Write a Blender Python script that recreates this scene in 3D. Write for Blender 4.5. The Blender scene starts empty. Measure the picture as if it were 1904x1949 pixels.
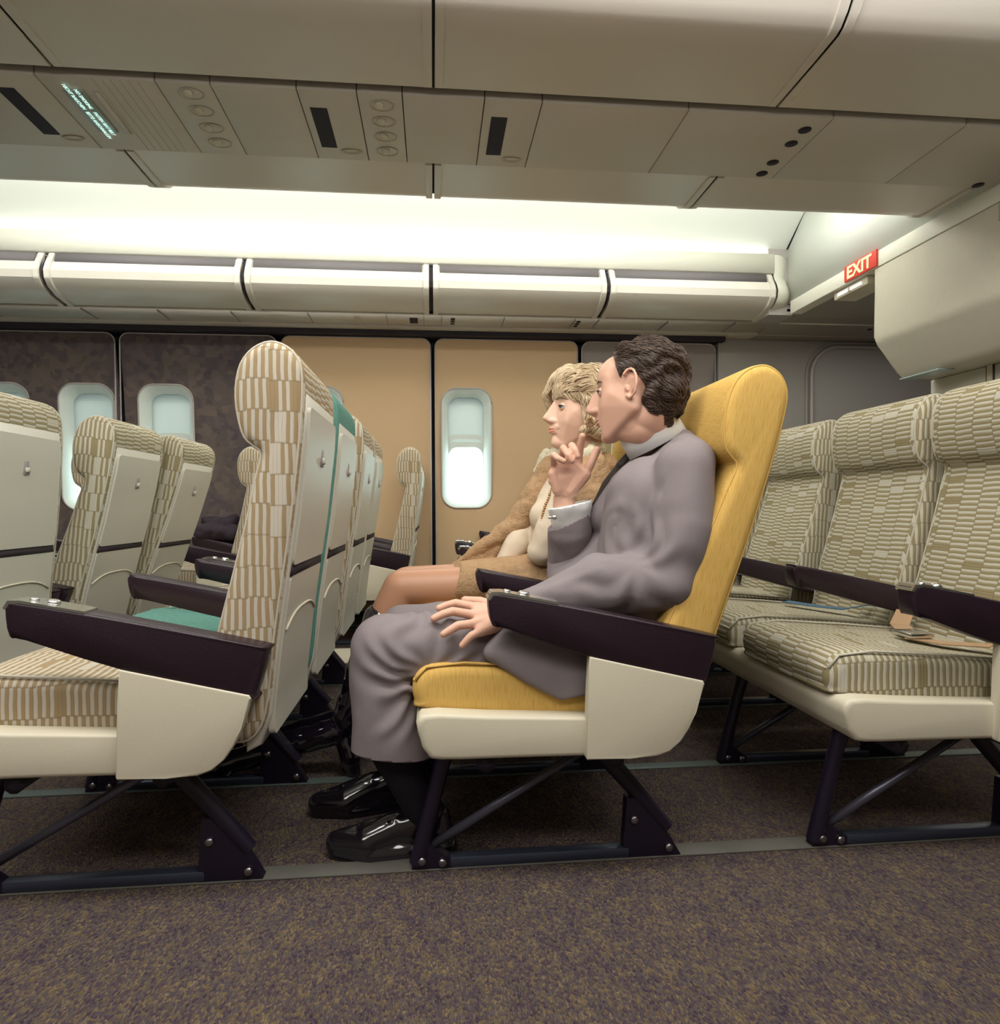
import bpy, bmesh, math, random
from mathutils import Vector, Matrix, noise
from mathutils.bvhtree import BVHTree

SC = bpy.context.scene
COL = SC.collection
rnd = random.Random(7)

# ------------------------------------------------------------------ camera
cam_d = bpy.data.cameras.new('camera')
cam = bpy.data.objects.new('camera', cam_d)
COL.objects.link(cam)
cam_d.sensor_fit = 'HORIZONTAL'
cam_d.sensor_width = 36.0
cam_d.lens = 1280.0 / 1904.0 * 36.0
cam_d.clip_start = 0.02
cam.matrix_world = (Matrix.Translation((0, 0, .75)) @ Matrix.Rotation(math.radians(-5.67), 4, 'Z')
                    @ Matrix.Rotation(math.radians(90 - .47), 4, 'X') @ Matrix.Rotation(math.radians(-.3), 4, 'Z'))
SC.camera = cam

# ------------------------------------------------------------------ world, exposure, large lights
w = bpy.data.worlds.new('world'); SC.world = w; w.use_nodes = True
w.node_tree.nodes['Background'].inputs[0].default_value = (.75, .85, 1, 1)
w.node_tree.nodes['Background'].inputs[1].default_value = .05
SC.view_settings.view_transform = 'Standard'
SC.view_settings.look = 'None'
SC.view_settings.exposure = -0.1
SC.view_settings.gamma = 1.0

def area(name, loc, rot, sx, sy, power, col=(1, 1, 1)):
    d = bpy.data.lights.new(name, 'AREA'); d.shape = 'RECTANGLE'; d.size = sx; d.size_y = sy
    d.energy = power; d.color = col
    o = bpy.data.objects.new(name, d); COL.objects.link(o)
    o.location = loc; o.rotation_euler = [math.radians(a) for a in rot]
    return o
# near aisle ceiling light strip (overhead fluorescent cove above the near aisle), running the length of the cabin
area('near_aisle_cove_light', (-.6, .75, 2.42), (18, 0, 0), 4.2, .35, 66, (1, .97, .92))
area('near_side_fill_light', (-.2, -.25, 2.05), (62, 0, 0), 3.2, .35, 30, (1, .95, .89))  # unseen soft fill from the near side, standing in for the near cove
area('near_bin_fill_light', (.6, 1.15, 2.46), (66, 0, 0), 3.4, .10, 15, (.95, 1, .94))  # extra area light added to brighten the curved face of the near bins
# far aisle cove: tubes on top of the centre bins and behind the window-bin fascia
area('far_aisle_cove_light_center', (-.4, 2.96, 2.30), (150, 0, 0), 5.0, .14, 44, (.97, 1, .95))
area('far_aisle_cove_light_window', (-.4, 4.06, 2.30), (205, 0, 0), 5.0, .08, 9, (.97, 1, .95))
area('far_aisle_down_light', (-.3, 3.35, 2.44), (0, 0, 0), 4.6, .35, 28, (1, .98, .93))

# ------------------------------------------------------------------ materials
MATS = {}
def mat(name, col, rough=.6, metal=0, bump=0, bscale=200, spec=.4, emit=None, estr=0, sss=0, coat=0, vary=0, vscale=30, stretch=(1, 1, 1)):
    if name in MATS: return MATS[name]
    m = bpy.data.materials.new(name); m.use_nodes = True
    nt = m.node_tree; b = nt.nodes['Principled BSDF']
    b.inputs['Base Color'].default_value = (*col, 1)
    b.inputs['Roughness'].default_value = rough
    b.inputs['Metallic'].default_value = metal
    b.inputs['Specular IOR Level'].default_value = spec
    if emit:
        b.inputs['Emission Color'].default_value = (*emit, 1); b.inputs['Emission Strength'].default_value = estr
    if sss:
        b.inputs['Subsurface Weight'].default_value = sss
        b.inputs['Subsurface Radius'].default_value = (.012, .005, .003); b.inputs['Subsurface Scale'].default_value = 1
    if coat: b.inputs['Coat Weight'].default_value = coat
    if bump or vary:
        tc = nt.nodes.new('ShaderNodeTexCoord'); mp = nt.nodes.new('ShaderNodeMapping')
        mp.inputs['Scale'].default_value = stretch
        nt.links.new(tc.outputs['Object'], mp.inputs[0])
    if bump:
        n = nt.nodes.new('ShaderNodeTexNoise'); n.inputs['Scale'].default_value = bscale; n.inputs['Detail'].default_value = 3
        nt.links.new(mp.outputs[0], n.inputs['Vector'])
        bp = nt.nodes.new('ShaderNodeBump'); bp.inputs['Strength'].default_value = bump; bp.inputs['Distance'].default_value = .004
        nt.links.new(n.outputs['Fac'], bp.inputs['Height']); nt.links.new(bp.outputs[0], b.inputs['Normal'])
    if vary:
        n2 = nt.nodes.new('ShaderNodeTexNoise'); n2.inputs['Scale'].default_value = vscale; n2.inputs['Detail'].default_value = 4
        nt.links.new(mp.outputs[0], n2.inputs['Vector'])
        mx = nt.nodes.new('ShaderNodeMix'); mx.data_type = 'RGBA'
        mx.inputs[6].default_value = (*[c * (1 - vary) for c in col], 1)
        mx.inputs[7].default_value = (*[min(1, c * (1 + vary)) for c in col], 1)
        nt.links.new(n2.outputs['Fac'], mx.inputs[0]); nt.links.new(mx.outputs[2], b.inputs['Base Color'])
    MATS[name] = m
    return m

def weave(name, c1, c2, c3, tw=.0072, band=.060):
    """woven block-stripe upholstery: UV.x across the stripes, UV.y along them (metres)"""
    m = bpy.data.materials.new(name); m.use_nodes = True
    nt = m.node_tree; L = nt.links; b = nt.nodes['Principled BSDF']; N = nt.nodes.new
    def math_(op, a, bb=None):
        n = N('ShaderNodeMath'); n.operation = op
        for i, v in enumerate((a, bb)):
            if v is None: continue
            if isinstance(v, (int, float)): n.inputs[i].default_value = v
            else: L.new(v, n.inputs[i])
        return n.outputs[0]
    uv = N('ShaderNodeUVMap')
    ns = N('ShaderNodeTexNoise'); ns.inputs['Scale'].default_value = 14; L.new(uv.outputs[0], ns.inputs['Vector'])
    wob = math_('MULTIPLY', math_('SUBTRACT', ns.outputs['Fac'], .5), .006)
    sp = N('ShaderNodeSeparateXYZ'); L.new(uv.outputs[0], sp.inputs[0])
    t = math_('ADD', sp.outputs[0], wob); e = math_('ADD', sp.outputs[1], math_('MULTIPLY', wob, 1.4))
    # stripes grouped in columns, each column shifts its bands a little
    colid = math_('FLOOR', math_('DIVIDE', t, tw * 6))
    w1 = N('ShaderNodeTexWhiteNoise'); w1.noise_dimensions = '1D'; L.new(colid, w1.inputs['W'])
    e2 = math_('ADD', math_('DIVIDE', e, band), math_('MULTIPLY', w1.outputs['Value'], .12))
    bid = math_('FLOOR', e2)
    w2 = N('ShaderNodeTexWhiteNoise'); w2.noise_dimensions = '1D'; L.new(bid, w2.inputs['W'])
    t2 = math_('ADD', math_('DIVIDE', t, tw), math_('MULTIPLY', w2.outputs['Value'], 7.3))
    sid = math_('FLOOR', t2)
    cx = N('ShaderNodeCombineXYZ'); L.new(sid, cx.inputs[0]); L.new(bid, cx.inputs[1])
    w3 = N('ShaderNodeTexWhiteNoise'); w3.noise_dimensions = '2D'; L.new(cx.outputs[0], w3.inputs['Vector'])
    # mostly alternating stripes with random slips
    par = math_('FLOORED_MODULO', math_('ADD', sid, math_('FLOOR', math_('MULTIPLY', w3.outputs['Value'], 1.035))), 2)
    fr = math_('FRACT', t2)
    edge = math_('MULTIPLY', math_('ABSOLUTE', math_('SUBTRACT', fr, .5)), 2)   # 0 mid .. 1 edge
    fe = math_('ABSOLUTE', math_('SUBTRACT', math_('FRACT', e2), .5))
    gap = math_('GREATER_THAN', fe, .47)
    mx = N('ShaderNodeMix'); mx.data_type = 'RGBA'; L.new(par, mx.inputs[0])
    mx.inputs[6].default_value = (*c1, 1); mx.inputs[7].default_value = (*c2, 1)
    mx2 = N('ShaderNodeMix'); mx2.data_type = 'RGBA'; mx2.inputs[7].default_value = (*c3, 1)
    L.new(mx.outputs[2], mx2.inputs[6])
    L.new(math_('MAXIMUM', math_('MULTIPLY', math_('GREATER_THAN', edge, .88), .22), math_('MULTIPLY', gap, .4)), mx2.inputs[0])
    fn = N('ShaderNodeTexNoise'); fn.inputs['Scale'].default_value = 900; L.new(uv.outputs[0], fn.inputs['Vector'])
    mx3 = N('ShaderNodeMix'); mx3.data_type = 'RGBA'; mx3.blend_type = 'MULTIPLY'; mx3.inputs[0].default_value = .35
    L.new(mx2.outputs[2], mx3.inputs[6]); L.new(fn.outputs['Fac'], mx3.inputs[7])
    L.new(mx3.outputs[2], b.inputs['Base Color'])
    h = math_('SUBTRACT', 1, math_('POWER', edge, 3))
    bp = N('ShaderNodeBump'); bp.inputs['Strength'].default_value = .35; bp.inputs['Distance'].default_value = .0015
    L.new(h, bp.inputs['Height']); L.new(bp.outputs[0], b.inputs['Normal'])
    b.inputs['Roughness'].default_value = .85; b.inputs['Specular IOR Level'].default_value = .2
    return m

def slub(name, col, dark):
    """plain cloth with fine cross threads"""
    m = bpy.data.materials.new(name); m.use_nodes = True
    nt = m.node_tree; L = nt.links; b = nt.nodes['Principled BSDF']; N = nt.nodes.new
    uv = N('ShaderNodeUVMap'); mp = N('ShaderNodeMapping'); mp.inputs['Scale'].default_value = (420, 30, 1)
    L.new(uv.outputs[0], mp.inputs[0])
    n = N('ShaderNodeTexNoise'); n.inputs['Scale'].default_value = 1; n.inputs['Detail'].default_value = 3; L.new(mp.outputs[0], n.inputs['Vector'])
    cr = N('ShaderNodeValToRGB'); cr.color_ramp.elements[0].position = .32; cr.color_ramp.elements[0].color = (*dark, 1)
    cr.color_ramp.elements[1].position = .55; cr.color_ramp.elements[1].color = (*col, 1)
    L.new(n.outputs['Fac'], cr.inputs[0]); L.new(cr.outputs[0], b.inputs['Base Color'])
    bp = N('ShaderNodeBump'); bp.inputs['Strength'].default_value = .25; bp.inputs['Distance'].default_value = .002
    L.new(n.outputs['Fac'], bp.inputs['Height']); L.new(bp.outputs[0], b.inputs['Normal'])
    b.inputs['Roughness'].default_value = .85; b.inputs['Specular IOR Level'].default_value = .2
    return m

PLAST = mat('cream_plastic', (.62, .57, .44), .42, bump=.05, bscale=350)
SHELL = mat('seat_shell_plastic', (.55, .525, .45), .38, bump=.04, bscale=300)
BIN = mat('bin_plastic', (.66, .61, .545), .38, bump=.03, bscale=250)
PSUM = mat('service_panel_plastic', (.57, .525, .46), .5, bump=.04, bscale=300)
GROOVE = mat('dark_groove', (.035, .025, .03), .8)
GREYS = mat('grey_strip', (.30, .27, .27), .6)
COVE = mat('white_ceiling', (.84, .86, .80), .7)
LEATH = mat('black_vinyl', (.020, .009, .016), .36, bump=.12, bscale=220, spec=.5)
CHROME = mat('chrome', (.72, .72, .70), .22, 1)
BLACK = mat('black_enamel', (.012, .008, .02), .3, spec=.5)
RAIL = mat('blue_steel', (.10, .12, .18), .32, .8)
BOLT = mat('bolt_steel', (.35, .33, .35), .3, 1)
TEAL = slub('teal_cloth', (.13, .30, .25), (.09, .22, .19))
YEL = slub('yellow_cloth', (.66, .42, .12), (.57, .345, .08))
PAT = weave('striped_weave_shaded', (.60, .56, .45), (.33, .275, .15), (.17, .13, .065))  # striped cloth with shade mixed into its colour, hence the olive tone
PATB = weave('striped_weave_lit', (.66, .60, .49), (.43, .315, .175), (.22, .15, .07))  # same striped cloth in its brighter-lit tan tone

# ------------------------------------------------------------------ helpers
def link(name, me, parent=None, m=None, smooth=True):
    o = bpy.data.objects.new(name, me); COL.objects.link(o)
    if m is not None and not me.materials:
        for x in (m if isinstance(m, (list, tuple)) else [m]): me.materials.append(x)
    if smooth:
        me.polygons.foreach_set('use_smooth', [True] * len(me.polygons))
    if parent is not None: o.parent = parent
    return o
def thing(name, label, cat, loc=(0, 0, 0), group=None):
    o = bpy.data.objects.new(name, None); COL.objects.link(o); o.location = loc
    o.empty_display_size = .05
    o['label'] = label; o['category'] = cat
    if group: o['group'] = group
    return o
def struct(o): o['kind'] = 'structure'; return o
def tag(o, label, cat, group=None):
    o['label'] = label; o['category'] = cat
    if group: o['group'] = group
    return o
def bm_mesh(name, bm):
    bmesh.ops.recalc_face_normals(bm, faces=bm.faces)
    me = bpy.data.meshes.new(name); bm.to_mesh(me); bm.free(); return me
def sharp(me, ang=35):
    """flat-ish shading by angle"""
    bm = bmesh.new(); bm.from_mesh(me); a = math.radians(ang)
    for e in bm.edges:
        if len(e.link_faces) == 2: e.smooth = e.calc_face_angle(0) < a
    bm.to_mesh(me); bm.free()
def box(bm, x0, x1, y0, y1, z0, z1, bev=0, seg=2):
    vs = [bm.verts.new((x, y, z)) for x in (x0, x1) for y in (y0, y1) for z in (z0, z1)]
    fs = [bm.faces.new([vs[i] for i in q]) for q in ((0, 1, 3, 2), (4, 6, 7, 5), (0, 4, 5, 1), (2, 3, 7, 6), (0, 2, 6, 4), (1, 5, 7, 3))]
    if bev:
        es = list({e for f in fs for e in f.edges})
        bmesh.ops.bevel(bm, geom=es, offset=bev, segments=seg, affect='EDGES', profile=.5)
def boxobj(name, dims, m, parent=None, bev=0, seg=2):
    bm = bmesh.new(); box(bm, *dims, bev=bev, seg=seg); me = bm_mesh(name, bm)
    o = link(name, me, parent, m); sharp(me); return o
def tube(bm, pts, r, n=8, cap=True):
    pts = [Vector(p) for p in pts]; rs = r if isinstance(r, (list, tuple)) else [r] * len(pts)
    rings = []; up = Vector((0, 0, 1)); prev = None
    for i, p in enumerate(pts):
        d = (pts[min(i + 1, len(pts) - 1)] - pts[max(i - 1, 0)])
        if d.length < 1e-9: d = Vector((1, 0, 0))
        d.normalize()
        a = prev if prev is not None else (up.cross(d) if abs(d.z) < .95 else Vector((1, 0, 0)).cross(d))
        a = (a - d * a.dot(d)).normalized(); b = d.cross(a); prev = a
        rings.append([bm.verts.new(p + (a * math.cos(t) + b * math.sin(t)) * rs[i]) for t in [2 * math.pi * k / n for k in range(n)]])
    for r0, r1 in zip(rings, rings[1:]):
        for k in range(n): bm.faces.new((r0[k], r0[(k + 1) % n], r1[(k + 1) % n], r1[k]))
    if cap:
        bm.faces.new(rings[0][::-1]); bm.faces.new(rings[-1])
def tubeobj(name, pts, r, m, parent=None, n=8):
    bm = bmesh.new(); tube(bm, pts, r, n); me = bm_mesh(name, bm); return link(name, me, parent, m)
def disc(bm, c, axis, r, h, n=20, bev=0):
    c = Vector(c); axis = Vector(axis).normalized()
    if bev: tube(bm, [c, c + axis * (h - bev), c + axis * h], [r, r, r - bev], n)
    else: tube(bm, [c, c + axis * h], r, n)
def spline(pts, k=4, closed=True):
    out = []; n = len(pts)
    for i in range(n):
        p0, p1, p2, p3 = [Vector(pts[(i + j) % n]).to_2d() for j in (-1, 0, 1, 2)]
        for s in range(k):
            t = s / k
            out.append(.5 * ((2 * p1) + (p2 - p0) * t + (2 * p0 - 5 * p1 + 4 * p2 - p3) * t * t + (3 * p1 - p0 - 3 * p2 + p3) * t ** 3))
    return out
def inset(prof, d):
    n = len(prof); ar = sum(prof[i].x * prof[(i + 1) % n].y - prof[(i + 1) % n].x * prof[i].y for i in range(n))
    sg = 1 if ar > 0 else -1; out = []
    for i in range(n):
        t = (prof[(i + 1) % n] - prof[i - 1]).normalized()
        out.append(prof[i] + Vector((-t.y, t.x)) * d * sg)
    for _ in range(6):
        bad = False
        for i in range(n):
            k = (i + 1) % n
            if (out[k] - out[i]).dot(prof[k] - prof[i]) < 0:
                mid = (out[i] + out[k]) / 2; out[i] = mid.copy(); out[k] = mid.copy(); bad = True
        if not bad: break
    return out
def shrink_c(prof, d):
    x0, x1 = min(p.x for p in prof), max(p.x for p in prof); z0, z1 = min(p.y for p in prof), max(p.y for p in prof)
    cx, cz, hx, hz = (x0 + x1) / 2, (z0 + z1) / 2, (x1 - x0) / 2, (z1 - z0) / 2
    return [Vector((cx + (p.x - cx) * (1 - d / hx), cz + (p.y - cz) * (1 - d / hz))) for p in prof]
def loft_y(name, prof, y0, y1, r, caps=None, puff=0, nseg=4, sub=1, convex=False):
    """closed xz profile swept across y, rounded at the ends; UVs in metres for the woven cloth"""
    prof = [Vector(p) for p in prof]; n = len(prof); bm = bmesh.new(); uvl = bm.loops.layers.uv.new('UVMap')
    secs = []
    for i in range(nseg): a = math.pi / 2 * i / nseg; secs.append((y0 + r * (1 - math.sin(a)), r * (1 - math.cos(a)) ))
    secs = [(y0 + r * (1 - math.cos(math.pi / 2 * i / nseg)), r * (1 - math.sin(math.pi / 2 * i / nseg))) for i in range(nseg + 1)]
    mid = [(y0 + r + (y1 - y0 - 2 * r) * k / (sub + 1), 0) for k in range(1, sub + 1)]
    secs = secs + mid + [(y0 + y1 - y, d) for y, d in secs[::-1]]
    arc = [0]
    for i in range(n): arc.append(arc[-1] + (prof[(i + 1) % n] - prof[i]).length)
    rings = []
    for y, d in secs:
        pp = (shrink_c(prof, d) if convex else inset(prof, d)) if d > 0 else prof
        u = (y - y0) / (y1 - y0)
        pf = puff * math.sin(math.pi * u) if puff else 0
        if pf: pp = inset(pp, -pf)
        rings.append([bm.verts.new((p.x, y, p.y)) for p in pp])
    for j in range(len(rings) - 1):
        for i in range(n):
            k = (i + 1) % n
            f = bm.faces.new((rings[j][i], rings[j][k], rings[j + 1][k], rings[j + 1][i]))
            if j < nseg or j >= len(rings) - 1 - nseg:
                for lp in f.loops: lp[uvl].uv = (lp.vert.co.x, lp.vert.co.z)
                continue
            for lp, (t, e) in zip(f.loops, ((arc[i], secs[j][0]), (arc[i + 1], secs[j][0]), (arc[i + 1], secs[j + 1][0]), (arc[i], secs[j + 1][0]))):
                lp[uvl].uv = (t, e)
    for rg in (rings[0][::-1], rings[-1]):
        uq = []
        for v in rg:
            if not uq or (v.co - uq[-1].co).length > 2e-4: uq.append(v)
        if (uq[0].co - uq[-1].co).length < 2e-4: uq.pop()
        f = bm.faces.new(uq)
        for lp in f.loops: lp[uvl].uv = (lp.vert.co.x, lp.vert.co.z)
    bmesh.ops.remove_doubles(bm, verts=bm.verts, dist=1.5e-4)
    me = bm_mesh(name, bm)
    return me
def prism_x(name, prof, x0, x1, closed=True, bev=0):
    """yz profile swept along x"""
    bm = bmesh.new(); a = [bm.verts.new((x0, p[0], p[1])) for p in prof]; b = [bm.verts.new((x1, p[0], p[1])) for p in prof]
    n = len(prof)
    for i in range(n if closed else n - 1): k = (i + 1) % n; bm.faces.new((a[i], a[k], b[k], b[i]))
    if closed: bm.faces.new(a[::-1]); bm.faces.new(b)
    if bev: bmesh.ops.bevel(bm, geom=[e for e in bm.edges], offset=bev, segments=2, affect='EDGES')
    me = bm_mesh(name, bm); sharp(me, 30); return me
def rrect(w, h, r, n=6):
    pts = []
    for cx, cy, a0 in ((w / 2 - r, h / 2 - r, 0), (-w / 2 + r, h / 2 - r, 90), (-w / 2 + r, -h / 2 + r, 180), (w / 2 - r, -h / 2 + r, 270)):
        for i in range(n + 1): a = math.radians(a0 + 90 * i / n); pts.append((cx + r * math.cos(a), cy + r * math.sin(a)))
    return pts
def text_mesh(name, s, size, depth=.001, bold=0):
    cu = bpy.data.curves.new(name, 'FONT'); cu.body = s; cu.size = size; cu.extrude = depth; cu.offset = bold; cu.align_x = 'CENTER'; cu.align_y = 'CENTER'
    o = bpy.data.objects.new(name, cu); COL.objects.link(o)
    bpy.context.view_layer.update()
    me = bpy.data.meshes.new_from_object(o.evaluated_get(bpy.context.evaluated_depsgraph_get()))
    bpy.data.objects.remove(o); return me

# ------------------------------------------------------------------ structure
XL, XR = -3.9, 4.2
def carpet():
    m = bpy.data.materials.new('mottled_carpet'); m.use_nodes = True
    nt = m.node_tree; L = nt.links; b = nt.nodes['Principled BSDF']; N = nt.nodes.new
    tc = N('ShaderNodeTexCoord')
    mp = N('ShaderNodeMapping'); mp.inputs['Scale'].default_value = (1, .55, 1); L.new(tc.outputs['Object'], mp.inputs[0])
    vo = N('ShaderNodeTexVoronoi'); vo.inputs['Scale'].default_value = 270; L.new(mp.outputs[0], vo.inputs['Vector'])
    n1 = N('ShaderNodeTexNoise'); n1.inputs['Scale'].default_value = 26; n1.inputs['Detail'].default_value = 5; n1.inputs['Roughness'].default_value = .7
    L.new(mp.outputs[0], n1.inputs['Vector'])
    mxv = N('ShaderNodeMix'); mxv.inputs[0].default_value = .42
    sp = N('ShaderNodeSeparateColor'); L.new(vo.outputs['Color'], sp.inputs[0])
    L.new(n1.outputs['Fac'], mxv.inputs[2]); L.new(sp.outputs[0], mxv.inputs[3])
    cr = N('ShaderNodeValToRGB'); r = cr.color_ramp
    r.elements[0].position = .22; r.elements[0].color = (.052, .038, .058, 1)
    r.elements[1].position = .78; r.elements[1].color = (.21, .155, .09, 1)
    for p, c in ((.38, (.092, .064, .074)), (.5, (.100, .084, .084)), (.62, (.14, .104, .068))):
        e = r.elements.new(p); e.color = (*c, 1)
    L.new(mxv.outputs[0], cr.inputs[0]); L.new(cr.outputs[0], b.inputs['Base Color'])
    bp = N('ShaderNodeBump'); bp.inputs['Strength'].default_value = .9; bp.inputs['Distance'].default_value = .006
    L.new(vo.outputs['Distance'], bp.inputs['Height']); L.new(bp.outputs[0], b.inputs['Normal'])
    b.inputs['Roughness'].default_value = 1; b.inputs['Specular IOR Level'].default_value = .05
    return m
struct(boxobj('floor', (XL, XR, -.9, 4.75, -.06, 0), carpet()))
TRK = mat('seat_track_cover', (.12, .115, .10), .5, bump=.1, bscale=60, vary=.35, vscale=9)
TRK2 = mat('seat_track_teal', (.12, .15, .14), .4)
k = 0
for y0, y1, m in ((1.385, 1.435, TRK), (1.855, 1.895, TRK2), (2.40, 2.44, TRK2), (2.88, 2.92, TRK2), (3.70, 3.74, TRK2), (4.18, 4.22, TRK2)):
    k += 1; struct(boxobj('trim_%d' % k, (XL + .1, 2.45, y0, y1, 0, .004), m, bev=.0015))
AISLE = mat('pale_aisle_vinyl', (.52, .46, .36), .5, bump=.05)
k += 1; struct(boxobj('trim_%d' % k, (XL + .1, 2.15, 3.28, 3.62, 0, .003), AISLE))
# far wall, slightly bulging like a fuselage side
def wy(z): return 4.50 + .11 * max(0, 1 - ((z - .85) / 1.05) ** 2)
DARKW = mat('wall_backing', (.03, .025, .035), .7)
WALLG = mat('grey_wall_panel', (.33, .31, .28), .55, bump=.05, bscale=200)
bm = bmesh.new(); zs = [0 + 1.92 * i / 24 for i in range(25)]
for x0, x1 in ((XL, 2.0),):
    a = [bm.verts.new((x0, wy(z) + .125, z)) for z in zs]; b = [bm.verts.new((x1, wy(z) + .125, z)) for z in zs]
    for i in range(24): bm.faces.new((a[i], b[i], b[i + 1], a[i + 1]))
wall_far = struct(link('wall_back', bm_mesh('wall_back', bm), None, DARKW))
# near wall behind the camera, end walls
struct(boxobj('wall_front', (XL, XR, -.96, -.9, 0, 2.6), WALLG))
struct(boxobj('wall_left', (XL - .05, XL, -.9, 4.75, 0, 2.7), WALLG))
struct(boxobj('wall_right', (XR, XR + .05, -.9, 4.75, 0, 2.7), WALLG))
# ceiling of near aisle and over the centre block
struct(link('ceiling', prism_x('ceiling', [(-.9, 2.55), (3.62, 2.55), (3.70, 2.535), (3.78, 2.50), (3.985, 2.36), (4.07, 2.30), (4.12, 2.32), (3.80, 2.56), (3.6, 2.62), (-.9, 2.62)], XL, 2.20), None, COVE))
struct(boxobj('ceiling_rear', (2.2, XR, -.9, 4.75, 2.56, 2.62), COVE))
# wall panels, each with its rounded top corners
WGOLD = mat('gold_wall_panel', (.58, .40, .235), .6, bump=.06, bscale=120)
def tapestry():
    m = bpy.data.materials.new('dark_tapestry'); m.use_nodes = True
    nt = m.node_tree; L = nt.links; b = nt.nodes['Principled BSDF']; N = nt.nodes.new
    tc = N('ShaderNodeTexCoord'); mp = N('ShaderNodeMapping'); mp.inputs['Scale'].default_value = (26, 1, 26); L.new(tc.outputs['Object'], mp.inputs[0])
    br = N('ShaderNodeTexVoronoi'); br.distance = 'CHEBYCHEV'; br.inputs['Scale'].default_value = 1; br.inputs['Randomness'].default_value = .9
    L.new(mp.outputs[0], br.inputs['Vector'])
    n = N('ShaderNodeTexNoise'); n.inputs['Scale'].default_value = 3; n.inputs['Detail'].default_value = 8; L.new(tc.outputs['Object'], n.inputs['Vector'])
    sp = N('ShaderNodeSeparateColor'); L.new(br.outputs['Color'], sp.inputs[0])
    mx = N('ShaderNodeMix'); mx.inputs[0].default_value = .6; L.new(sp.outputs[0], mx.inputs[2]); L.new(n.outputs['Fac'], mx.inputs[3])
    cr = N('ShaderNodeValToRGB'); cr.color_ramp.elements[0].position = .25; cr.color_ramp.elements[0].color = (.070, .054, .066, 1)
    cr.color_ramp.elements[1].position = .8; cr.color_ramp.elements[1].color = (.155, .115, .095, 1)
    L.new(mx.outputs[0], cr.inputs[0]); L.new(cr.outputs[0], b.inputs['Base Color'])
    nb = N('ShaderNodeTexNoise'); nb.inputs['Scale'].default_value = 260
    bp = N('ShaderNodeBump'); bp.inputs['Strength'].default_value = .3; bp.inputs['Distance'].default_value = .003
    L.new(nb.outputs['Fac'], bp.inputs['Height']); L.new(bp.outputs[0], b.inputs['Normal'])
    b.inputs['Roughness'].default_value = .9
    return m
TAP = tapestry()
WGREY = mat('taupe_wall_panel', (.27, .235, .22), .6, bump=.04, bscale=120)
LIP = mat('panel_edge_trim', (.42, .38, .38), .4)
WINS = [(-2.735, 4), (-2.216, 4), (-1.728, 4), (-.765, 4), (.229, 4), (1.70, 4)]
WZ0, WZ1, WW = .745, 1.548, .335
def wall_panel(name, x0, x1, m, wins):
    """sheet with window openings cut as rounded rectangles, following the wall curve"""
    w_, z0, z1 = x1 - x0, .06, 1.868
    outer = [(x0 + w_ / 2 + px, (z0 + z1) / 2 + pz) for px, pz in rrect(w_, z1 - z0, .055, 6)]
    holes = [[(cx + px, (WZ0 + WZ1) / 2 + pz) for px, pz in rrect(WW, WZ1 - WZ0, .10, 8)] for cx in wins]
    bm = bmesh.new()
    def loop(pts): 
        vs = [bm.verts.new((p[0], 0, p[1])) for p in pts]
        return [bm.edges.new((vs[i], vs[(i + 1) % len(vs)])) for i in range(len(vs))]
    es = loop(outer)
    for h in holes: es += loop(h)
    bmesh.ops.triangle_fill(bm, use_beauty=True, use_dissolve=False, edges=es, normal=(0, -1, 0))
    for i in range(1, 20):
        z = z0 + (z1 - z0) * i / 20
        bmesh.ops.bisect_plane(bm, geom=bm.verts[:] + bm.edges[:] + bm.faces[:], plane_co=(0, 0, z), plane_no=(0, 0, 1))
    for v in bm.verts: v.co.y = wy(v.co.z)
    for f in bm.faces:
        if f.normal.y > 0: f.normal_flip()
    me = bpy.data.meshes.new(name); bm.to_mesh(me); bm.free()
    o = struct(link(name, me, None, m, False))
    so = o.modifiers.new('s', 'SOLIDIFY'); so.thickness = .012; so.offset = -1
    pts = [(p[0], wy(p[1]) - .001, p[1]) for p in outer]; pts.append(pts[0])
    tubeobj('edge_trim', pts, .0045, LIP, o, 6)
    return o
wall_panel('wall_panel_1', -3.9, -3.015, TAP, [])
wall_panel('wall_panel_2', -2.985, -2.015, TAP, [-2.735, -2.216])
wall_panel('wall_panel_3', -1.985, -1.01, TAP, [-1.728])
wall_panel('wall_panel_4', -.98, -.012, WGOLD, [-.765])
wall_panel('wall_panel_5', .018, .985, WGOLD, [.229])
wall_panel('wall_panel_6', 1.015, 1.96, WGREY, [1.70])
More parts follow.
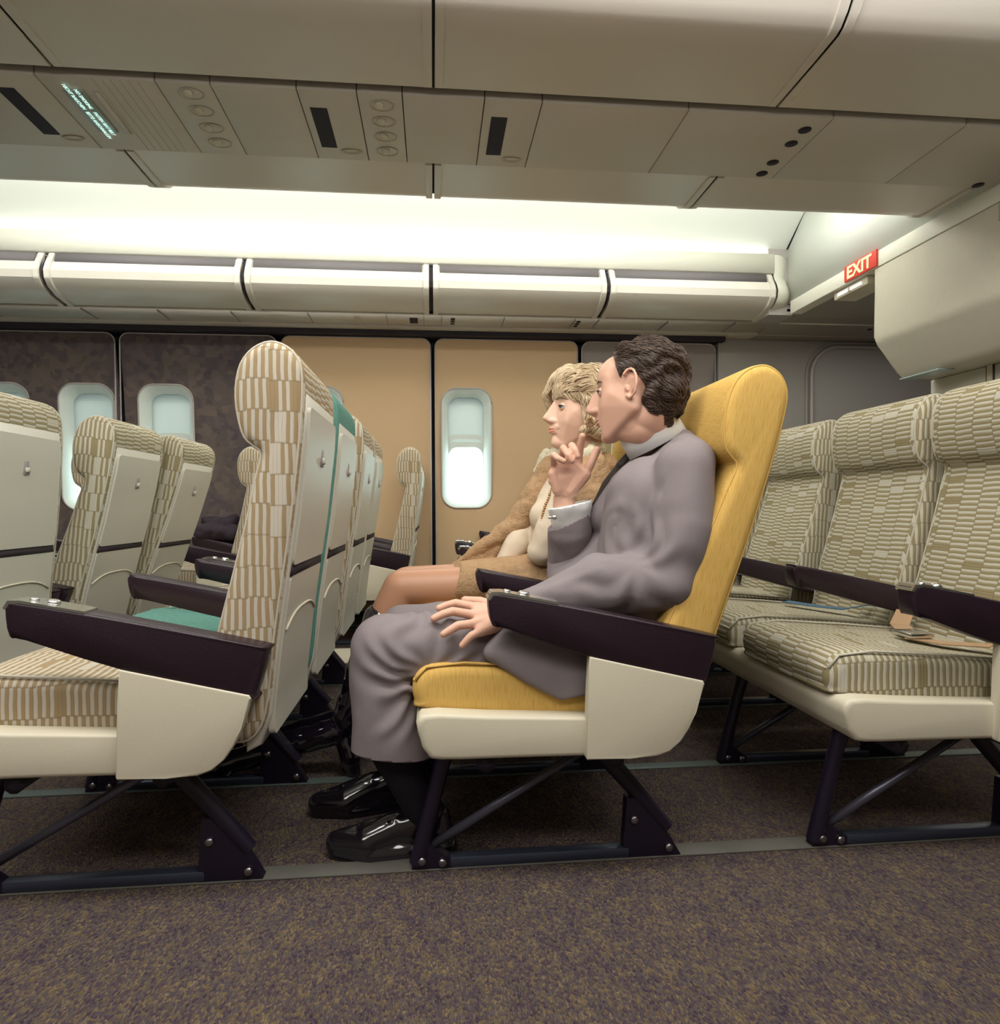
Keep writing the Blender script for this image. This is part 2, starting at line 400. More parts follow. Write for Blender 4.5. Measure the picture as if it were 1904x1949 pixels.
# windows: splayed reveal, shade pulled half down, bright pane
REV = mat('window_reveal', (.74, .78, .74), .45)
SHADE = mat('window_shade', (.62, .70, .68), .5, emit=(.62, .86, .82), estr=.22)  # faint emission stands in for daylight coming through the shade
PANE = mat('bright_window_pane', (.9, 1, 1), .3, emit=(.80, 1, .97), estr=1.25)
FRM = mat('window_trim', (.42, .38, .36), .4)
def window(n, cx):
    zc, h = (WZ0 + WZ1) / 2, WZ1 - WZ0
    o = thing('window_%d' % n, '', '', (cx, 4.6, zc)); del o['label']; del o['category']; struct(o)
    # reveal funnel
    rings = []
    for d, s, sh in ((-.004, 0, 0), (.006, -.012, 0), (.05, -.035, 0), (.085, -.045, 0)):
        rings.append([(px, d, pz) for px, pz in rrect(WW + 2 * s, h + 2 * s, .10 + s * .6, 8)])
    bm = bmesh.new(); vr = [[bm.verts.new((p[0], wy(zc + p[2]) - 4.6 + p[1], p[2])) for p in r] for r in rings]
    for a, b in zip(vr, vr[1:]):
        for i in range(len(a)): k = (i + 1) % len(a); bm.faces.new((a[i], b[i], b[k], a[k]))
    link('window_reveal', bm_mesh('r', bm), o, REV)
    pts = [(p[0], wy(zc + p[2]) - 4.6 - .002, p[2]) for p in [(q[0], 0, q[1]) for q in rrect(WW + .008, h + .008, .104, 8)]]; pts.append(pts[0])
    tubeobj('window_frame', pts, .006, FRM, o, 6)
    # shade (upper) with a rounded opening edge, pane (lower)
    hh = h - .08
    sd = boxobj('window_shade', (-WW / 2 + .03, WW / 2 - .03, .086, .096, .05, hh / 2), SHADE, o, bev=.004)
    bm = bmesh.new(); pr = rrect(WW - .085, .40, .07, 8); vs = [bm.verts.new((p[0], .098, p[1] - .175)) for p in pr]; bm.faces.new(vs)
    bmesh.ops.solidify(bm, geom=bm.faces[:], thickness=.003)
    link('window_pane', bm_mesh('p', bm), o, PANE)
    # inner frame around the pane
    bm = bmesh.new()
    a = rrect(WW - .03, .56, .09, 8); c = rrect(WW - .095, .385, .065, 8)
    va = [bm.verts.new((p[0], .080, p[1] - .175)) for p in a]; vc = [bm.verts.new((p[0], .097, p[1] - .175)) for p in c]
    for i in range(len(a)): k = (i + 1) % len(a); bm.faces.new((va[i], vc[i], vc[k], va[k]))
    link('inner_frame', bm_mesh('f', bm), o, REV)
    # pane sits in front of the filler
    return o
for i, (cx, _) in enumerate(WINS): window(i + 1, cx)
struct(boxobj('trim_17', (XL, XR, 4.38, 4.66, 1.906, 1.928), PSUM))
struct(boxobj('trim_18', (2.08, 2.24, 4.0, 4.5, 1.932, 2.34), FRM))
# plain wall beyond the seats with the oval cabin door
struct(boxobj('wall_rear_side', (1.975, XR, 4.50, 4.56, 0, 1.93), WALLG))
DOORM = mat('door_panel', (.36, .34, .31), .5)
DW, DH = 1.02, 1.80
dr = thing('door_1', '', '', (3.16, 4.5, .96)); del dr['label']; del dr['category']; struct(dr)
pr = rrect(DW, DH, .20, 10)
bm = bmesh.new(); va = [bm.verts.new((p[0], .0, p[1])) for p in pr]; vb = [bm.verts.new((p[0], -.006, p[1])) for p in pr]; bm.faces.new(vb)
for i in range(len(pr)): bm.faces.new((va[i], va[(i + 1) % len(pr)], vb[(i + 1) % len(pr)], vb[i]))
fr = [(p[0], -.012, p[1]) for p in pr]
link('door_leaf', bm_mesh('d', bm), dr, DOORM, False)
tubeobj('door_frame', fr + [fr[0]], .013, FRM, dr)
pr2 = [(p[0], -.006, p[1]) for p in rrect(DW + .07, DH + .06, .235, 10)]; tubeobj('door_surround', pr2 + [pr2[0]], .008, WALLG, dr)
boxobj('door_handle', (-.12, .10, -.04, -.012, .30, .34), FRM, dr, bev=.008)
# bright fascia above the window bins
FASC = mat('fascia', (.78, .76, .66), .55)
struct(link('trim_8', prism_x('fa', [(3.975, 2.30), (3.96, 2.29), (3.965, 2.178), (3.99, 2.172), (4.02, 2.19), (4.02, 2.30)], XL, 2.10), None, FASC))
struct(boxobj('trim_9', (XL, 2.0, 4.44, 4.56, 1.876, 1.908), DARKW))
# ------------------------------------------------------------------ window-side bins
def pt2(a, b, t): return (a[0] + (b[0] - a[0]) * t, a[1] + (b[1] - a[1]) * t)
WB = [(3.975, 2.166), (3.962, 2.135), (3.935, 2.10), (3.918, 2.06), (3.925, 2.02), (3.96, 1.985), (4.03, 1.958), (4.17, 1.940), (4.40, 1.940), (4.40, 2.166)]
BINX = [-3.19, -2.125, -1.062, -.005, 1.045, 2.095]
where = ['cut by the left edge of the frame', 'second from the left', 'above the tallest striped headrest', 'above the gold panel with the window', 'rightmost, beside the rounded end cap']
SLOTG = mat('bin_slot_grey', (.15, .135, .14), .7)  # even dark grey of the slot along the bin top
for i in range(5):
    x0, x1 = BINX[i] + .012, BINX[i + 1] - .012
    b = thing('stowage_bin', 'cream window-side overhead bin, ' + where[i], 'overhead bin', ((x0 + x1) / 2, 4.1, 1.94), 'window-side overhead bins')
    cx = (x0 + x1) / 2; T = lambda pr: [(p[0] - 4.1, p[1] - 1.94) for p in pr]
    link('bin_body', prism_x('bb', T(WB), x0 - cx, x1 - cx), b, BIN)
    link('grey_slot', prism_x('gs', T([(3.963, 2.168), (3.942, 2.116), (3.948, 2.113), (3.972, 2.168)]), x0 - cx + .04, x1 - cx - .04), b, SLOTG)
    for sx in (x0 - cx, x1 - cx - .032):
        off = [(3.966, 2.170), (3.952, 2.135), (3.924, 2.10), (3.907, 2.06), (3.914, 2.015), (3.952, 1.975), (4.03, 1.948), (4.17, 1.931), (4.17, 1.945), (4.03, 1.96), (3.96, 1.99), (3.93, 2.02), (3.925, 2.06), (3.94, 2.10), (3.97, 2.14), (3.98, 2.17)]
        link('end_rib', prism_x('er', T(off), sx, sx + .032, bev=.003), b, BIN)
# rounded end cap of that bin run
bm = bmesh.new(); n = 7; rings = []
cyc, czc = 4.25, 2.06
for j in range(n):
    a = math.pi / 2 * j / (n - 1); s = math.cos(a) * .42 + .58; x = 2.10 + .13 * math.sin(a)
    rings.append([bm.verts.new((x, cyc + (p[0] - cyc) * s, czc + (p[1] - czc) * (s * .5 + .5))) for p in [(3.96, 2.29)] + WB + [(4.40, 2.29)]])
for a, b in zip(rings, rings[1:]):
    for i in range(len(a)): k = (i + 1) % len(a); bm.faces.new((a[i], a[k], b[k], b[i]))
bm.faces.new(rings[-1])
struct(link('trim_10', bm_mesh('cap', bm), None, FASC))
# service strip under the window bins
def shrink(pr, d): return [(q.x, q.y) for q in inset([Vector(p) for p in pr], d)]
struct(link('trim_14', prism_x('bk', shrink(WB, .012), XL, 2.09), None, GROOVE))
wp = thing('service_panel', 'narrow cream service strip running under the window-side bins', 'panel', (0, 4.28, 1.93))
link('panel', prism_x('wp', [(-.11, .0), (-.11, .009), (.135, .009), (.135, -.010)], XL, 2.2), wp, PSUM)
for x in (-2.98, -2.72, -2.6, -2.05, -1.62, -1.2, -.75, -.28, -.05, .06, .45, .9, 1.05, 1.5, 1.95):
    boxobj('panel_seam', (x - .0015, x + .0015, -.108, .13, -.012, .004), GREYS, wp)
for x in (.13, .93, -2.78):
    for q in (-.05, 0, .05):
        bm = bmesh.new(); disc(bm, (x, q, -.009), (0, 0, 1), .014, .01, 14); link('air_outlet', bm_mesh('a', bm), wp, GROOVE)
for x in (-.46,):
    for q in (-.05, -.01, .03, .07):
        bm = bmesh.new(); disc(bm, (x, q, -.012), (0, 0, 1), .018, .01, 14, 0); link('reading_light', bm_mesh('a', bm), wp, PLAST)
boxobj('mask_recess', (-.14, -.09, -.05, .05, -.011, .0), GROOVE, wp, bev=.002)
struct(link('ceiling_rear_side', prism_x('wp', [(4.0, 1.955), (4.0, 1.97), (4.5, 1.97), (4.5, 1.905), (4.44, 1.90)], 2.2, XR), None, WALLG))
wp2 = thing('service_panel', 'short service strip with two dark air holes left of the EXIT soffit', 'panel', (2.7, 4.28, 1.93))
link('panel', prism_x('wp', [(-.11, .002), (-.11, .009), (.135, .009), (.135, -.010)], -.45, .9), wp2, PSUM)
for q in (-.03, .04):
    bm = bmesh.new(); disc(bm, (.22, q, -.009), (0, 0, 1), .016, .01, 14); link('air_outlet', bm_mesh('a', bm), wp2, GROOVE)

# ------------------------------------------------------------------ centre overhead bins
NB = [(2.025, 2.0), (1.80, 2.0), (1.705, 2.0), (1.685, 2.008), (1.66, 2.03), (1.62, 2.08), (1.585, 2.14), (1.56, 2.30), (1.60, 2.36), (2.025, 2.36)]
FB = [(2.465, 1.998), (2.70, 2.0), (2.735, 2.004), (2.80, 2.03), (2.85, 2.07), (2.885, 2.12), (2.90, 2.18), (2.90, 2.28), (2.86, 2.30), (2.465, 2.30)]
CX = [-2.13, -1.062, .008, 1.08, 2.14]
names = ['at the left corner', 'just left of the centre seam', 'just right of the centre seam', 'beyond the last seam at the right']
for i in range(4):
    x0, x1 = CX[i] + .004, CX[i + 1] - .004; cx = (x0 + x1) / 2
    for nm, pr, yo, side in (('near', NB, 1.8, 'near'), ('far', FB, 2.6, 'far')):
        lab = ('wide near ceiling bin, ' if side == 'near' else 'narrow far ceiling bin next to the lit cove, ') + names[i]
        b = thing('stowage_bin', lab, 'overhead bin', (cx, yo, 2.0), 'centre overhead bins, %s side' % side)
        T = lambda q: [(p[0] - yo, p[1] - 2.0) for p in q]
        link('bin_body', prism_x('bb', T(pr), x0 - cx, x1 - cx), b, BIN)
        for sx in (x0 - cx, x1 - cx - .026):
            q = [(p[0], p[1] - (.0035 if k_ < 4 else 0)) for k_, p in enumerate(pr)]
            if side == 'near': q = [(2.022, 1.9965), (1.80, 1.9965), (1.703, 1.9965), (1.680, 2.004), (1.655, 2.026), (1.614, 2.076), (1.578, 2.137), (1.553, 2.30), (1.58, 2.30), (1.60, 2.15), (1.63, 2.09), (1.67, 2.035), (1.69, 2.012), (1.71, 2.006), (2.022, 2.004)]
            else: q = [(2.468, 1.993), (2.70, 1.994), (2.74, 1.997), (2.806, 2.024), (2.858, 2.065), (2.893, 2.118), (2.908, 2.18), (2.908, 2.27), (2.88, 2.27), (2.88, 2.18), (2.84, 2.08), (2.80, 2.04), (2.73, 2.01), (2.468, 2.004)]
            link('end_rib', prism_x('er', T(q), sx, sx + .026, bev=.002), b, BIN)
struct(boxobj('trim_11', (XL, 2.14, 1.70, 2.80, 2.36, 2.55), COVE))
struct(boxobj('trim_12', (XL, 2.14, 2.0, 2.49, 2.02, 2.06), GROOVE))
struct(link('trim_15', prism_x('bk', shrink(NB, .012), XL, 2.12), None, GROOVE))
struct(link('trim_16', prism_x('bk', shrink(FB, .012), XL, 2.12), None, GROOVE))
# ------------------------------------------------------------------ centre passenger service panels
HOLE = mat('recess_black', (.012, .006, .016), .7)
def slab(name, x0, x1, lab):
    cx = (x0 + x1) / 2
    t = thing('service_panel', lab, 'panel', (cx, 2.24, 1.992), 'centre passenger service panels')
    boxobj('panel', (x0 - cx + .0015, x1 - cx - .0015, -.185, .215, 0, .03), PSUM, t, bev=.002)
    return t, cx
def lamp(t, x, y, nozzle=True):
    bm = bmesh.new(); n = 24; prof = [(0.031, .0), (.027, -.0005), (.024, .008), (.014, .014), (0.001, .015)]
    rings = [[bm.verts.new((x + r * 1.25 * math.cos(a), y + r * math.sin(a), z - .0015)) for a in [2 * math.pi * k / n for k in range(n)]] for r, z in prof]
    for a, b in zip(rings, rings[1:]):
        for i in range(n): k = (i + 1) % n; bm.faces.new((a[i], a[k], b[k], b[i]))
    o = link('reading_light', bm_mesh('l', bm), t, DISH)
    if nozzle:
        bm = bmesh.new(); disc(bm, (x - .006, y - .004, .004), (-.25, -.35, -1), .014, .014, 16, .003); link('nozzle', bm_mesh('n', bm), o, PLAST)
DISH = mat('lamp_dish', (.50, .45, .36), .5)
def ovald(t, x, y):
    bm = bmesh.new(); n = 24
    rings = [[bm.verts.new((x + .036 * s * math.cos(a), y + .016 * s * math.sin(a), -.0015 + z)) for a in [2 * math.pi * k / n for k in range(n)]] for s, z in ((1, 0), (.92, -.002), (.5, .002), (.02, .003))]
    for a, b in zip(rings, rings[1:]):
        for i in range(n): k = (i + 1) % n; bm.faces.new((a[i], a[k], b[k], b[i]))
    link('call_button', bm_mesh('o', bm), t, DISH)
def slot(t, x, y0=-.115, y1=.135):
    bm = bmesh.new(); box(bm, x - .026, x + .026, y0, y1, -.0015, .004, bev=.0); 
    me = bm_mesh('m', bm); link('mask_slot', me, t, HOLE, False)
slab('p', -3.2, -1.50, 'plain cream service panel at the far left edge of the ceiling')
t, cx = slab('p', -1.50, -1.13, 'cream service panel with a long black slot at the left edge')
slot(t, -1.25 - cx); ovald(t, -1.19 - cx, .15)
t, cx = slab('p', -1.13, -.80, 'cream service panel with the lit seat-belt sign')
SIGN = mat('lit_sign_text', (.7, 1, .92), .4, emit=(.65, 1, .9), estr=1.0)
SIGNB = mat('sign_lens', (.30, .36, .33), .35)
sg = boxobj('sign_lens', (-1.085 - cx, -1.025 - cx, -.125, .10, -.006, .001), SIGNB, t, bev=.002)
for txt, dx in (('NO SMOKING    FASTEN SEAT BELT', .011), ('NICHT RAUCHEN   BITTE ANSCHNALLEN', -.011)):
    me = text_mesh('sign_text', txt, .0155, .0004); o = link('sign_text', me, sg, SIGN, False)
    o.location = (-1.055 - cx + dx, -.012, -.0068)
    o.rotation_euler = (0, math.pi, math.radians(-90))
link('deflector', prism_x('df', [(-.12, 0), (.11, 0), (.09, -.012), (-.10, -.012)], -1.00 - cx, -.985 - cx), t, PSUM)
for q in range(6): boxobj('rib_line', (-.975 + q * .025 - cx, -.9735 + q * .025 - cx, -.18, .21, -.0012, .002), DISH, t)
t, cx = slab('p', -.80, -.645, 'cream service panel with four round reading lights, left one')
for q in (-.135, -.045, .05, .14): lamp(t, -.714 - cx, q)
slab('p', -.645, -.398, 'blank cream service panel between the lights and the left short slot')
t, cx = slab('p', -.398, -.222, 'cream service panel with a black slot left of the middle light column')
slot(t, -.348 - cx, -.095, .135); ovald(t, -.275 - cx, .155)
t, cx = slab('p', -.222, -.086, 'cream service panel with four round reading lights, middle one')
for q in (-.125, -.037, .052, .145): lamp(t, -.151 - cx, q)
slab('p', -.086, .164, 'blank cream service panel above the centre bin seam')
t, cx = slab('p', .164, .342, 'cream service panel with the rightmost black slot')
slot(t, .218 - cx, -.095, .135); ovald(t, .286 - cx, .16)
slab('p', .342, .808, 'plain wide service panel right of the last black slot')
t, cx = slab('p', .808, 1.29, 'service panel with four dark air holes in a row')
for q in (2.127, 2.211, 2.338, 2.419):
    bm = bmesh.new(); disc(bm, (1.233 - cx, q - 2.24, -.0015), (0, 0, 1), .021, .003, 24); link('air_outlet', bm_mesh('a', bm), t, HOLE)
slab('p', 1.29, 1.75, 'plain service panel right of the air holes')
t, cx = slab('p', 1.75, 2.19, 'last service panel, with two air holes near the EXIT beam')
for q in (2.30, 2.432):
    bm = bmesh.new(); disc(bm, (2.12 - cx, q - 2.24, -.0015), (0, 0, 1), .021, .003, 24); link('air_outlet', bm_mesh('a', bm), t, HOLE)

# ------------------------------------------------------------------ rear end: header beam, soffit, EXIT sign, screen housing, bulkhead
struct(link('wall_rear', prism_x('wr', [(1.1, 2.0), (4.0, 2.0), (4.0, 2.32), (3.7, 2.56), (1.1, 2.56)], 2.20, 2.25), None, COVE))
struct(boxobj('trim_13', (2.195, 2.27, 1.2, 3.955, 1.925, 2.005), FASC, bev=.006))
struct(boxobj('soffit', (2.26, XR, 1.2, 4.05, 1.935, 1.97), WALLG))
bpy.data.objects['soffit'].name = 'ceiling_soffit'
ex = thing('exit_sign', 'red EXIT sign with pale letters on the cream beam', 'sign', (2.19, 3.265, 1.97))
RED = mat('exit_red', (.55, .045, .03), .45, emit=(.7, .06, .03), estr=.25)
EXT = mat('exit_letters', (.80, .78, .45), .5, emit=(.8, .78, .45), estr=.25)
boxobj('sign_plate', (-.006, .004, -.135, .125, -.040, .042), RED, ex, bev=.002)
me = text_mesh('letters', 'EXIT', .088, .001, .0025)
o = link('letters', me, ex, EXT, False); o.rotation_euler = (math.radians(90), 0, math.radians(-90)); o.location = (-.0075, 0, -.002); o.scale = (1.12, 1, 1)
area('rear_door_fill_light', (3.0, 3.6, 1.90), (0, 0, 0), 1.2, .4, 5, (1, .97, .92))  # area light added under the soffit to brighten the dark rear door area
fx = thing('ceiling_light', 'small white lamp box hanging under the beam left of the EXIT sign', 'light', (2.25, 3.40, 1.925))
boxobj('lamp_housing', (-.03, .10, -.15, .14, -.045, .0), PLAST, fx, bev=.008)
LW = mat('lamp_diffuser', (.9, .88, .88), .4, emit=(1, .95, .95), estr=.35)
boxobj('diffuser', (-.036, -.02, -.11, .10, -.036, -.016), LW, fx, bev=.003)
boxobj('diffuser_clip', (-.040, -.03, -.012, .0, -.038, -.014), PLAST, fx, bev=.001)
LAM = mat('textured_laminate', (.63, .58, .47), .5, bump=.5, bscale=60, vary=.05, vscale=40, stretch=(1, 6, .6))
sb = thing('screen_housing', 'big cream ceiling-hung box with slanted underside at the right edge', 'housing', (2.35, 2.0, 1.65))
pr = [(-.15, .272), (-.15, -.065), (-.147, -.085), (-.138, -.105), (-.025, -.245), (-.01, -.262), (.01, -.27), (.40, -.27), (.40, .272)]
bm = bmesh.new(); a = [bm.verts.new((p[0], -.95, p[1])) for p in pr]; b = [bm.verts.new((p[0], 1.17, p[1])) for p in pr]
for i in range(len(pr)): kk = (i + 1) % len(pr); bm.faces.new((a[i], a[kk], b[kk], b[i]))
bm.faces.new(a[::-1]); bm.faces.new(b)
bmesh.ops.bevel(bm, geom=[e for e in bm.edges if abs(e.verts[0].co.y - e.verts[1].co.y) < .01 and e.verts[0].co.y > 1], offset=.008, segments=2, affect='EDGES')
me = bm_mesh('hb', bm); link('housing_body', me, sb, LAM); sharp(me, 50)
boxobj('light_strip', (-.02, .06, .9, 1.16, -.276, -.270), mat('teal_edge', (.42, .50, .50), .3), sb)
boxobj('hand_recess', (-.156, -.149, .05, .42, .20, .27), mat('greenish_grey', (.36, .40, .33), .5), sb, bev=.002)
bk = thing('bulkhead_cabinet', 'cream partition behind the right-hand striped seats', 'partition', (2.52, 2.0, 0))
CRW = mat('cream_laminate', (.60, .57, .48), .55)
boxobj('partition_body', (0, .35, -.9, 1.19, 0, 1.378), CRW, bk, bev=.004)
for y in (.80, .84): boxobj('seam', (-.003, .001, y - .003, y + .003, .02, 1.38), GROOVE, bk)
boxobj('door_edge', (-.006, .001, .805, .835, .02, 1.38), PLAST, bk)

# ------------------------------------------------------------------ airline seats
UP = [(-.045, -.06), (-.03, .02), (-.02, .10), (.005, .20), (.034, .316), (.052, .40), (.064, .452), (.052, .466), (.033, .485), (.021, .53), (.018, .58), (.028, .628), (.053, .660), (.087, .674), (.120, .664), (.142, .638), (.150, .60),
      (.145, .50), (.126, .33), (.104, .18), (.09, .08), (.075, -.05), (.045, -.10), (.0, -.10)]
UPP = spline(UP, 3)
def backx(z):  # x of the rear face at height z
    q = [(.15, .60), (.145, .50), (.126, .33), (.104, .18), (.09, .08), (.075, -.05)]
    for a, b in zip(q, q[1:]):
        if b[1] <= z <= a[1]: return b[0] + (a[0] - b[0]) * (z - b[1]) / (a[1] - b[1])
    return q[0][0] if z > .6 else q[-1][0]
CU = [(-.338, .362), (-.343, .39), (-.333, .418), (-.305, .434), (-.24, .435), (-.05, .420), (.14, .402), (.17, .385), (.17, .31), (.10, .305), (-.1, .322), (-.32, .348)]
CUP = spline(CU, 3)
PAN = spline([(-.325, .350), (-.327, .30), (-.315, .275), (-.29, .262), (-.15, .260), (0, .258), (.12, .258), (.14, .27), (.14, .33), (0, .335), (-.2, .345)], 3)
ARM = spline([(-.196, .57), (-.19, .583), (-.17, .583), (.0, .549), (.245, .494), (.256, .486), (.256, .47), (.236, .402), (.22, .400), (.0, .457), (-.165, .517), (-.19, .525)], 3)
ARMS = spline([(-.190, .57), (-.184, .583), (-.17, .584), (.0, .549), (.235, .496), (.25, .488), (.25, .47), (.232, .430), (.22, .425), (.0, .482), (-.155, .525), (-.18, .53)], 3)
MC = {}
def cached(key, fn):
    if key not in MC: MC[key] = fn()
    return MC[key]
def inst(name, key, fn, parent, m, loc=(0, 0, 0), rot=0):
    me = cached((key, m.name), fn)
    o = link(name, me, parent, m); o.location = loc; o.rotation_euler = (0, rot, 0); return o
def quad_panel(z0, z1, w, r, off=.006, topcurve=0):
    """plastic panel on the rear of the backrest, following its slope"""
    zc = (z0 + z1) / 2; bm = bmesh.new(); bm.faces.new([bm.verts.new((0, p[0], zc + p[1])) for p in rrect(w, z1 - z0, r, 5)])
    for i in range(1, 12):
        bmesh.ops.bisect_plane(bm, geom=bm.verts[:] + bm.edges[:] + bm.faces[:], plane_co=(0, 0, z0 + (z1 - z0) * i / 12), plane_no=(0, 0, 1))
    for v in bm.verts: v.co.x = backx(v.co.z) + off
    bmesh.ops.recalc_face_normals(bm, faces=bm.faces)
    if bm.faces[:][0].normal.x < 0: bmesh.ops.reverse_faces(bm, faces=bm.faces)
    g = bmesh.ops.extrude_face_region(bm, geom=bm.faces[:])
    for v in g['geom']:
        if isinstance(v, bmesh.types.BMVert): v.co.x -= off + .004
    me = bm_mesh('pnl', bm); sharp(me, 40); return me
def shell_me():
    pr = [(p[0] + .001, p[1]) for p in ((.149, .575), (.148, .50), (.130, .33), (.108, .18), (.094, .08), (.080, -.05), (.06, -.115), (.03, -.13), (.03, -.10), (.06, .0), (.085, .18), (.105, .33), (.125, .50), (.13, .575))]
    return loft_y('shell', pr, -.187, .187, .008)
def piping_me(side, prof=None, d=.0155):
    prof = prof or UPP
    pp = inset([Vector(p) for p in prof], .004); y = side
    bm = bmesh.new(); pts = [(p.x, y, p.y) for p in pp]; tube(bm, pts + [pts[0], pts[1]], .0028, 5, False); return bm_mesh('pip', bm)
SW, AW = .42, .05
def seat_pair(X0, Y0, fabs, recl, label, near='panel', far='plain', group='airline seat pairs', up=(0, 0), labels=None, raise_arm=0):
    t = thing('airline_seat_pair', label, 'airline seat', (X0, Y0, 0), group)
    for i in (0, 1):
        F = fabs[i]; yc = AW + SW / 2 + i * (SW + AW); a = math.radians(recl[i])
        b = inst('backrest', 'back', lambda: loft_y('back', UPP, -.212, .212, .022, sub=3), t, F, (.17, yc, .40), a)
        if labels: b['label'] = labels[i]
        inst('piping', 'pipn', lambda: piping_me(-.202), b, F)
        inst('piping', 'pipf', lambda: piping_me(.202), b, F)
        s = inst('back_shell', 'shell', shell_me, b, SHELL)
        tr = inst('tray_table', 'tray', lambda: quad_panel(.235, .55, .345, .012), t, SHELL, (.17, yc, .40), a)
        tr.location = (.17 + .004 * math.cos(a), yc, .40)
        l = inst('latch', 'latch', lambda: latch_me(), tr, GREYS)
        inst('latch_knob', 'lknob', lambda: knob_me(), tr, SHELL)
        pk = inst('seat_pocket', 'pocket', lambda: quad_panel(-.10, .215, .345, .012, .009), t, SHELL, (.17, yc, .40), a)
        inst('pocket_rim', 'prim', lambda: rim_me(), pk, PLAST)
        inst('tray_gap', 'tgap', lambda: gap_me(), tr, GROOVE)
        c = inst('seat_cushion', 'cush', lambda: loft_y('cush', CUP, -.205, .205, .024, puff=.004, sub=3, convex=True), t, F, (0, yc, 0))
        inst('piping', 'cpip', lambda: cpip_me(), c, F)
    inst('seat_pan', 'pan', lambda: loft_y('pan', PAN, .012, .978, .01, convex=True), t, PLAST)
    for i in range(3):
        y = i * (SW + AW) + AW / 2; key = 'arm' if (i == 0 and near == 'panel') or (i == 2 and far == 'panel') else 'arms'
        prof = ARM if key == 'arm' else ARMS
        ar = inst('armrest', key, lambda: loft_y('arm', prof, -.026, .026, .008, convex=True), t, LEATH, (0, y, 0))
        inst('top_seam', key + 'ts', lambda: seam_me(), ar, LEATH)
        if key == 'arm' or near == 'plain' or i == 0:
            pl = inst('control_plate', 'plate', plate_me, ar, CHROME)
            inst('button', 'btn', btn_me, pl, CHROME); inst('button', 'btn2', btn2_me, pl, CHROME)
    for side, kind, y0 in ((0, near, 0.0), (1, far, .99)):
        if kind == 'panel':
            y = y0 - .004 if side == 0 else y0 - .018
            inst('side_panel', 'spn', lambda: side_me(), t, PLAST, (0, y, 0))
        else:
            y = .0 if side == 0 else .99
            s = -1 if side == 0 else 1
            bm = bmesh.new(); disc(bm, (.165, y, .462), (0, s, 0), .017, .008, 20, .003); link('pivot_button', bm_mesh('pb', bm), t, CHROME)
    for y in (.12, .595):
        lf = inst('leg', 'legf', lambda: leg_me(0), t, BLACK, (0, y, 0)); lr = inst('leg', 'legr', lambda: leg_me(1), t, BLACK, (0, y, 0))
        inst('floor_rail', 'rail', rail_me, t, RAIL, (0, y, 0)); inst('brace', 'brace', brace_me, t, RAIL2, (0, y, 0))
        for q in ((-.327, .022), (-.285, .017), (.195, .022), (.12, .085)):
            inst('bolt', 'bolt%s' % q[0], lambda: bolt_me(q), lf if q[0] < 0 else lr, BOLT)
    inst('cross_tube', 'ct1', lambda: cross_me(-.20, .245), t, BLACK); inst('cross_tube', 'ct2', lambda: cross_me(.06, .245), t, BLACK)
    return t
RAIL2 = mat('dull_steel', (.13, .13, .17), .35, .7)
def latch_me():
    bm = bmesh.new(); z0, z1 = .44, .485; x = backx(.46) + .0065
    box(bm, x - .003, x + .0015, -.012, .012, z0, z1, .001, 1); return bm_mesh('l', bm)
def knob_me():
    bm = bmesh.new(); x = backx(.45) + .0065; box(bm, x, x + .008, -.009, .009, .446, .460, .002, 1); return bm_mesh('k', bm)
def rim_me():
    bm = bmesh.new(); pts = []
    for k in range(17):
        y = -.16 + .32 * k / 16; z = .105 + .030 * (1 - (abs(y) / .16) ** 3.0); pts.append((backx(z) + .010, y, z))
    tube(bm, pts, .0028, 6); return bm_mesh('r', bm)
def gap_me():
    bm = bmesh.new(); x = backx(.225)
    box(bm, x - .004, x + .004, -.172, .172, .214, .236); return bm_mesh('g', bm)
def cpip_me():
    bm = bmesh.new()
    top = [(-.338, .405), (-.315, .431), (-.24, .4375), (-.05, .4235), (.14, .404)]
    for s in (-1, 1): tube(bm, [(x, s * .196, z) for x, z in top], .003, 5)
    tube(bm, [(-.3395, y, .404) for y in (-.19, 0, .19)], .003, 5)
    return bm_mesh('cp', bm)
def seam_me():
    bm = bmesh.new()
    for s in (-1,): tube(bm, [(x, s * .0245, z) for x, z in ((-.185, .578), (-.16, .574), (.0, .541), (.24, .487))], .0016, 5)
    return bm_mesh('sm', bm)
def plate_me():
    bm = bmesh.new(); pr = [(-.198, .573), (-.190, .5865), (-.17, .5865), (-.06, .5645), (-.06, .560), (-.17, .581), (-.187, .580), (-.193, .570)]
    a = [bm.verts.new((p[0], -.0255, p[1])) for p in pr]; b = [bm.verts.new((p[0], .0255, p[1])) for p in pr]
    for i in range(len(pr)): k = (i + 1) % len(pr); bm.faces.new((a[i], a[k], b[k], b[i]))
    bm.faces.new(a[::-1]); bm.faces.new(b); me = bm_mesh('pl', bm); sharp(me, 40); return me
def btn_me():
    bm = bmesh.new(); disc(bm, (-.125, 0, .576), (.2, 0, 1), .012, .008, 16, .003); return bm_mesh('b', bm)
def btn2_me():
    bm = bmesh.new(); disc(bm, (-.158, 0, .583), (.2, 0, 1), .008, .005, 14, .002); return bm_mesh('b2', bm)
